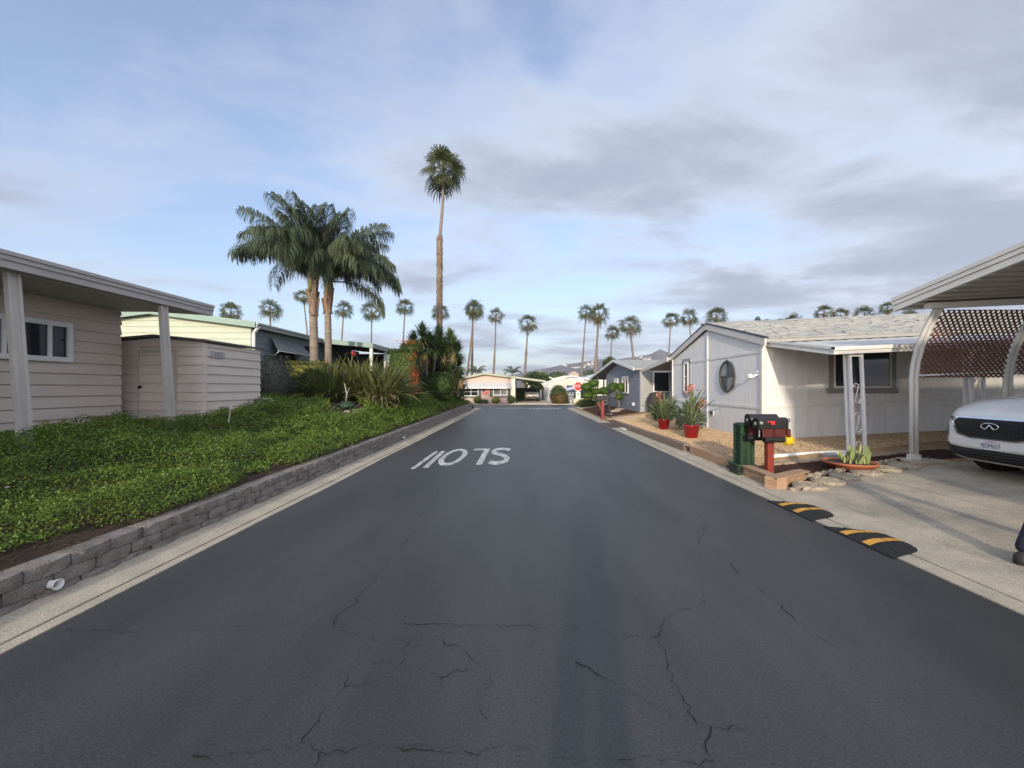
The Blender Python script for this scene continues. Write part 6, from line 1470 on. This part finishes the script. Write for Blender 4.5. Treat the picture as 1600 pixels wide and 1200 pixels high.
# silver car in that carport
def small_car(label, c, rz, col, glassm=glass):
    th = thing('parked_car', label, 'car', c, rz=rz, local=True); Lc = [(2.1,.70,.55,.75,.60,.80),(1.9,.84,.35,.85,.70,.92),(1.0,.88,.30,.92,.74,1.02),(.55,.88,.30,.95,.66,1.12),(-.05,.88,.30,.96,.58,1.55),(-1.2,.88,.30,.96,.58,1.62),(-1.9,.86,.34,.95,.56,1.45),(-2.2,.78,.45,.85,.54,1.0)]
    V = []; F = []
    for x, w, zb, zm, wt, ztp in Lc:
        hs = [(0,zb),(w*.9,zb),(w,zb+.15),(w,zm),(wt,ztp-.04),(0,ztp)]; V += [(x,y,z) for y, z in hs] + [(x,-y,z) for y, z in hs[::-1][1:-1]]
    k = 10
    for i in range(len(Lc)-1):
        for j in range(k): F.append((i*k+j, (i+1)*k+j, (i+1)*k+(j+1) % k, i*k+(j+1) % k))
    F += [tuple(range(k)), tuple(range(len(Lc)*k-1, len(Lc)*k-k-1, -1))]
    m = MB(); m.add(V, F); b = m.obj('body', col, th, True); u = b.modifiers.new('s', 'SUBSURF'); u.levels = 1; u.render_levels = 1
    g = MB(); g.add([(.62,-.62,1.10),(.62,.62,1.10),(.0,.53,1.54),(.0,-.53,1.54)], [(0,1,2,3)]); g.obj('windshield', glassm, th)
    for s in (-1, 1):
        g = MB(); g.add([(.45,s*.80,1.02),(-1.7,s*.80,1.02),(-1.5,s*.62,1.46),(.0,s*.62,1.46)], [(0,1,2,3)]); g.obj('side_window', glassm, th)
        m = MB(); m.box(2.02,2.09,s*.45-.14,s*.45+.14,.70,.80); m.obj('headlight', white_m, th)
        for x in (1.35,-1.35): m = MB(); m.tube([(x,s*.66,.32),(x,s*.86,.32)], .32, 16); m.obj('wheel', M('tyre', (.02,.02,.02)), th)
    m = MB(); m.box(2.05,2.12,-.55,.55,.50,.64); m.obj('grille', black_pl, th)
    return th
small_car('silver car with a dark windshield parked inside the far carport', (P(831,0,48.5).x,48.5,-.02), R(-90), M('silver_paint', (.45,.43,.40), .3, metal=.3))
# lamp post, railing
lp = thing('lamp_post', 'black lamp post at the end of the bank before the pink house', 'lamp post', (at(724,0,34).x,34,.0)); x = at(724,0,34).x
m = MB(); m.tube([(x,34,-.1),(x,34,1.55)], .05, 8); m.obj('post', dark_m, lp); m = MB(); m.lathe([(.05,0),(.12,.08),(.13,.26),(.16,.28),(.0,.42)], (x,34,1.5), 8); m.obj('lantern', dark_m, lp)
rl = thing('railing', 'short white railing left of the pink house', 'railing', (P(707.5,0).x,42,.2))
for px in (706,708,710): m = MB(); xx = P(px,0,42).x; m.box(xx-.03,xx+.03,41.97,42.03,.0,.72); m.obj('baluster', white_trim, rl)
m = MB(); m.box(P(705.5,0,42).x,P(710.5,0,42).x,41.97,42.03,.72,.80); m.obj('rail', white_trim, rl)
bush('hedge', 'dark hedge in the shadow under the left overhang of the pink house', 'hedge', (P(700,0,45).x,45,.9), (.9,.8,1.1), 1800, .14, bush_m)
bush('shrub', 'row of pale tall shrubs rising behind the left roof slope of the pink house', 'shrub', (at(722,0,60).x,60,1.7), (3.0,1,1.5), 2200, .28, M('olive_leaf', (.16,.17,.08), .7, col2=(.07,.08,.035), island=.6))
# bushes right of the carport
bush('shrub', 'large round green bush beside the white curved carport ribs', 'shrub', (at(873,0,40.6).x,41,.85), (.90,.8,1.0), 3600, .11, bush_m)
bush('shrub', 'bronze-brown domed bush in front of the large green one', 'shrub', (at(876,0,40.3).x,40.35,.45), (.78,.6,.68), 3200, .09, bronze_m)
mbx = thing('mailbox', 'small dark red mailbox at the foot of the white carport ribs', 'mailbox', (at(864,0,40.3).x,40.3,0)); x = at(864,0,40.3).x
m = MB(); m.box(x-.05,x+.05,40.25,40.35,-.05,.55); m.obj('post', M('dark_red', (.15,.022,.018)), mbx); m = MB(); m.box(x-.16,x+.16,40.1,40.5,.55,.78); m.obj('box', M('dark_red', (.15,.022,.018)), mbx, bevel=.05)
# stop sign
sg = thing('stop_sign', 'red octagonal stop sign on a white post at the corner of the road', 'stop sign', (at(903.2,0,31).x,31,.05)); sc_ = at(903.2,603.6,31); x = sc_.x
m = MB(); m.box(x-.055,x+.055,31.0,31.07,.0,2.15); m.obj('post', white_m, sg)
oct8 = lambda r, y, a=22.5: [(sc_.x+r*math.cos(R(a+45*i)), y, sc_.z+r*math.sin(R(a+45*i))) for i in range(8)]
m = MB(); m.ext(oct8(.385, 30.985), (0,-.012,0)); pn = m.obj('sign_border', white_trim, sg)
m = MB(); m.ext(oct8(.345, 30.970), (0,-.006,0)); m.obj('sign_panel', M('stop_red', (.55,.015,.02), .4), sg)
text_obj('lettering', 'STOP', .27, white_trim, sg, (sc_.x,30.960,sc_.z), (1,0,0), (0,0,1), .002, .92)
m = MB(); m.box(x-.18,x+.18,30.96,30.985,.75,1.30); m.obj('notice_plate', white_m, sg)
m = MB(); m.box(x-.11,x+.11,30.952,30.96,1.06,1.20); m.obj('notice_print', M('notice_green', (.25,.48,.35), .6), sg)
m = MB(); m.box(x-.42,x+.42,31.0,31.03,2.20,2.36); m.box(x-.02,x+.02,30.7,31.3,2.38,2.52); m.obj('street_blade', white_trim, sg)
# white home behind the sign, blue awning, white trellis, cream wall
bh = thing('mobile_home', 'white gabled mobile home behind the stop sign with a blue-grey awning', 'mobile home', (6,52,0))
a, pk, b = at(853,598,52), at(893,588.2,52), at(930,596,52)
m = MB(); m.box(a.x+.4,b.x+3,52.1,60,-.1,2.3); m.ext([(a.x+.4,52.1,2.3),(b.x,52.1,2.3),(pk.x,52.1,3.0)], (0,8,0)); m.obj('wall', M('ivory_wall', (.60,.565,.48), .7), bh)
for p, q in ((a, pk), (pk, b)): m = MB(); m.ext([p, q, q+Vector((0,0,.14)), p+Vector((0,0,.14))], (0,9,0)); m.obj('roof', white_m, bh)
m = MB(); m.ext([at(884,607,46), at(925,597,46), at(925,602,50), at(884,610.5,46)], (0,0,-.06)); m.obj('awning', M('blue_awning', (.36,.42,.55), .6), bh)
m = MB(); m.ext([at(884,606.5,45.9), at(925,596.5,45.9), at(925,601.5,45.9), at(884,611,45.9)], (0,.06,0)); m.obj('awning_edge', M('blue_awning', (.36,.42,.55)), bh)
m = MB(); m.box(at(886,0,50).x,at(925,0,50).x,50.5,50.6,-.1,1.9); m.obj('shaded_wall', M('awning_shade', (.035,.04,.06), .7), bh)  # shade under the awning put into the wall's near-black colour
tl = thing('trellis', 'small white fan trellis beside the bronze bush', 'trellis', (at(892,0,41).x,41,0)); x = at(892,0,41).x
for i in range(5): d = (i-2)*.09; m = MB(); m.beam((x+d*.5,41,-.05),(x+d*1.8,41,1.15),.025,.02); m.obj('slat', white_trim, tl)
for z in (.3,.6,.9): m = MB(); m.beam((x-.12-.1*z,41,z),(x+.12+.1*z,41,z),.025,.02); m.obj('cross_bar', white_trim, tl)
m = MB(); m.box(at(896,0,42).x,at(921,0,42).x,42,42.2,-.1,.48); m.obj('garden_wall', M('cream_wall', (.66,.55,.34), .85), label='low cream garden wall behind the stop sign post', cat='garden wall')
bush('shrub', 'wide dark low bush right of the stop sign post', 'shrub', (at(920,0,30.5).x,31,.33), (.95,.5,.40), 2400, .09, bush_m)

# ---------------------------------------------------------------- clipped cloud trees, lamp, far mailbox
def cloud_tree(label, base, pads, trunk):
    th = thing('topiary_tree', label, 'topiary', base, 'clipped cloud trees before the grey house'); m = MB()
    for pts, rs in trunk: m.tube(pts, rs, 7)
    m.obj('trunk', bark, th, True)
    for (c, r) in pads: bush('foliage_pad', None, None, c, r, int(1300*(r[0]/.35)**2), .055, topi_m, 'ell', th, core=.93, rough=.55)
Y = 26.0; A = lambda px, py, d=0: at(px, py, Y+d)
pads = [((917,605),(.42,.36,.27)),((927,599),(.36,.34,.25)),((918,618),(.38,.33,.20)),((932,612),(.40,.34,.20)),((930,619),(.36,.33,.18)),((938,622.5),(.38,.33,.17)),((944,610.5),(.40,.34,.21))]
bA = Vector((at(938,0,Y).x, Y, .15)); pdA = [(A(*p), r) for p, r in pads]
cloud_tree('left clipped cloud tree with stacked round pads behind the far mailbox', bA, pdA, [([bA, bA+Vector((-.1,0,.7)), A(929,600)], [.07,.06,.035])]+[([bA+Vector((-.05,0,.4+.08*i)), c-Vector((0,0,.12))], [.04,.025]) for i, (c, r) in enumerate(pdA)])
Y = 24.0; pads = [((955.5,607),(.32,.3,.21)),((959,602.5),(.28,.3,.17)),((970,605),(.26,.26,.26)),((967,620),(.25,.25,.18)),((949,612.5),(.25,.25,.15))]
bB = Vector((at(966,0,Y).x, Y, .28)); pdB = [(A(*p), r) for p, r in pads]
cloud_tree('right clipped cloud tree with a bent bare trunk in front of the grey house', bB, pdB, [([bB, bB+Vector((.06,0,.4)), bB+Vector((-.12,0,.8)), A(970,607)], [.085,.075,.06,.035])]+[([bB+Vector((-.06,0,.5+.05*i)), c-Vector((0,0,.12))], [.045,.025]) for i, (c, r) in enumerate(pdB)])
for lab, x, y, s in (('flat pale boulder at the foot of the right cloud tree', 5.75,23.3,.22), ('long low boulder left of the flat pale one under the right cloud tree', 5.35,22.6,.24), ('small round stone in the mulch left of the lamp post', 4.75,21.4,.12)): rock(lab, (x,y,float(yardz(x,y))+.04), (s*1.5,s,s*.45), stone_m, 'stones in the dark mulch bed')
lp = thing('lamp_post', 'black lamp post in front of the clipped cloud trees', 'lamp post', (4.38,19.8,.1)); m = MB(); m.tube([(4.38,19.8,.05),(4.38,19.8,1.35)], .048, 10); m.lathe([(.09,0),(.08,.10),(.05,.16)], (4.38,19.8,.05), 10); m.obj('post', dark_m, lp)
m = MB(); m.lathe([(.05,0),(.075,.03),(.105,.20),(.125,.21),(.02,.32),(.0,.36)], (4.38,19.8,1.33), 8); ln_ = m.obj('lantern', dark_m, lp)
m = MB(); m.lathe([(.06,.05),(.095,.19)], (4.38,19.8,1.335), 8); m.v = [(4.38+(x-4.38)*1.06, 19.8+(y-19.8)*1.06, z) for x, y, z in m.v]; m.obj('lamp_glass', M('lamp_glass', (.7,.68,.6), .2), ln_)
fm = thing('mailbox', 'dark mailbox on a leaning red post next to the black lamp post', 'mailbox', (3.99,19.6,.05))
m = MB(); m.beam((3.99,19.6,.0),(3.99,19.6,.98),.14,.14); m.obj('post', red_paint, fm); m = MB(); m.beam((3.99,19.6,.5),(3.72,19.6,.85),.06,.06); m.obj('brace', red_paint, fm)
pr = [(-.10,0),(.10,0)]+[(.10*math.cos(t),.14+.10*math.sin(t)) for t in np.linspace(0,math.pi,9)]
m = MB(); m.ext([(3.72,19.6+a,.98+b_) for a, b_ in pr], (.5,0,0)); m.obj('box', black_pl, fm); m = MB(); m.ext([(3.70,19.6+a*1.06,.98+b_*1.03) for a, b_ in pr], (.03,0,0)); m.obj('door', M('mailbox_door', (.016,.016,.017)), fm)
m = MB(); m.tube([(4.16,20.2,.05),(4.16,20.2,1.05),(4.08,20.2,1.2),(3.85,20.2,1.22)], .045, 8); m.obj('vent_pipe', white_trim, smooth=True, label='white bent pipe standing between the far mailbox and the lamp post', cat='pipe')
m = MB(); m.box(3.80,4.12,14.9,15.5,.03,.05); m.obj('paper', white_m, label='scrap of white paper on the kerb by the brown block wall', cat='paper')
m = MB(); m.box(3.56,4.0,15.7,18.0,-.05,.016); m.box(3.70,3.95,15.8,17.9,.016,.022); m.obj('drain_cover', M('drain_iron', (.10,.075,.06), .8), label='rusty drain cover set in the right kerb before the path', cat='drain cover')

# ---------------------------------------------------------------- far white roofs, houses and the hill
def far_home(label, px0, px1, pyr, pye, Y, roofm, wallm, depth=12):
    a, b = at(px0, pye, Y), at(px1, pye, Y); pk = at((px0+px1)/2, pyr, Y); th = thing('mobile_home', label, 'mobile home', (pk.x,Y,-.3), 'white roofed homes beyond the cross street')
    m = MB(); m.box(a.x+.2,b.x-.2,Y,Y+depth,-.3,a.z); m.obj('wall', wallm, th)
    m = MB(); m.ext([a, b, pk], (0,depth,0)); m.obj('roof', roofm, th)
    m = MB(); n = 3
    for i in range(n): xx = a.x+(b.x-a.x)*(i+.5)/n; m = MB(); m.box(xx-.5,xx+.5,Y-.06,Y-.02,1.3,2.3); m.obj('window', glass, th)
wr = M('white_roof', (.60,.59,.56), .7); gr_ = M('grey_roof', (.36,.40,.42), .8); iv = M('ivory_wall', (.60,.565,.48)); pg = M('pale_grey_wall', (.52,.53,.54), .7)
far_home('blue-grey roofed home behind the cloud trees', 906, 962, 583.0, 592, 56, gr_, pg)
for i, d in enumerate([('flat white roof just right of the far carport, nearest row', 842,872,588,593,70,wr,iv),('flat white roof above the round green bush, middle row', 862,905,586.5,591.5,80,wr,iv),('pale hipped tan roof standing highest above the stop sign', 886,908,579.5,587,110,M('tan_roof', (.42,.33,.27), .8),iv),('white roof strip left of the hipped tan roof', 852,884,587.5,590,95,wr,pg),('white roof right of the hipped tan roof', 904,932,583,588,100,wr,iv),('long pale roof hidden mostly by the grey home', 925,975,581.5,587,95,wr,pg),('white roof low behind the far carport', 815,848,590,594,85,wr,iv)]): far_home(*d)
for lab, px, py, Y, r in (('dark round tree right of the far carport roof', 848,596,60,(.9,.9,1.0)), ('dark tree among the white roofs left of the stop sign', 872,590,88,(2.2,1,1.2)), ('dark bushy tree under the thick-trunked palm', 925,588,92,(3,1.4,1.4)), ('dark tree over the left slope of the grey roof', 953,572,66,(1.1,1,1.4)), ('small dark tree at the left end of the white roofs', 836,592,90,(2.4,1,1.2)), ('dark tree behind the far carport', 838,594,62,(2.2,1,1.2))):
    c = at(px, py, Y); th = thing('tree', lab, 'tree', (c.x,Y,-.3), 'dark trees among the far roofs'); m = MB(); m.tube([(c.x,Y,-.3),(c.x,Y,c.z)], [.2,.1], 6); m.obj('trunk', bark, th); bush('crown', None, None, tuple(c), r, 900, .34, bush_m, 'ell', th, core=.7)
hill_m = M('chaparral', (.175,.14,.135), .95, col2=(.115,.105,.10), var=.33, vs=.012, vs2=.05)
hp = [(560,597),(700,596),(760,592),(800,586),(822,580.8),(837,578.5),(857,575),(880,569.5),(898,567.5),(920,564),(940,561),(960,562),(980,559),(1000,556),(1016,553.5),(1032,545.5),(1049,552.5),(1080,556),(1150,562),(1300,570),(1500,580),(1700,590)]
def hillz(X, Y):
    px = 815+X/Y*620; r = np.interp(px, [p[0] for p in hp], [p[1] for p in hp]); crest = 1.6+(606-r)/620*1300
    t = np.clip((Y-520)/780, 0, 1); back = np.clip((Y-1300)/500, 0, 1)
    return -2 + (crest+2)*(t**1.15)*(1-.5*back) + (vnoise(X, Y, .012)-.5)*16*t*(1-t)*2.2
gridmesh(np.linspace(-700, 2400, 240), np.linspace(520, 1800, 70), hillz, 'hill', hill_m, kind='structure')
r = random.Random(12); hb = []
for i in range(34):
    px = r.choice([r.uniform(840,1000), r.uniform(880,930), r.uniform(985,1016)]); Y = r.uniform(1020,1290); X = (px-815)/620*Y; z = float(hillz(np.array(X), np.array(Y))); w = r.uniform(3,6); hb.append((px, X, Y, z, w))
hb.sort()
for i, (px, X, Y, z, w) in enumerate(hb):
    m = MB(); m.box(X-w,X+w,Y,Y+10,z-4,z+2.5); m.ext([(X-w-.6,Y-1,z+2.5),(X+w+.6,Y-1,z+2.5),(X,Y-1,z+4)], (0,12,0))
    m.obj('hillside_house', M('far_white', (.70,.68,.64), .8) if i % 3 else M('far_tan', (.45,.38,.31), .8), label='tiny pale house on the far hillside', cat='house', group='pale houses scattered on the far hill')
m = MB(); V, F = [], []
hx = RNG.uniform(0, 1, 900); pxs = 825+hx*200; Ys = RNG.uniform(700, 1295, 900); Xs = (pxs-815)/620*Ys; Zs = hillz(Xs, Ys); t = TB()
for k in range(3):
    V, F = rot_leaf(np.stack([Xs, Ys, Zs-1], 1), rdir(900, 40, 90), RNG.uniform(1.5, 4, 900), RNG.uniform(2, 5, 900)); t.add(V, F)
link('hillside_scrub', t.mesh('hillside_scrub'), M('scrub', (.085,.085,.065), .9, island=.5), None, kind='stuff')

# ---------------------------------------------------------------- thin sea air over the valley
hz = MB(); hz.box(-2700, 2700, -500, 2500, -12, 190); hm = bpy.data.materials.new('haze'); hm.use_nodes = True; hn = hm.node_tree; hn.nodes.clear()
pv = hn.nodes.new('ShaderNodeVolumePrincipled'); pv.inputs['Color'].default_value = (.80,.86,.97,1); pv.inputs['Density'].default_value = .00035; pv.inputs['Anisotropy'].default_value = .2
ho = hn.nodes.new('ShaderNodeOutputMaterial'); hn.links.new(pv.outputs[0], ho.inputs['Volume'])
hz.obj('haze', hm, kind='stuff')
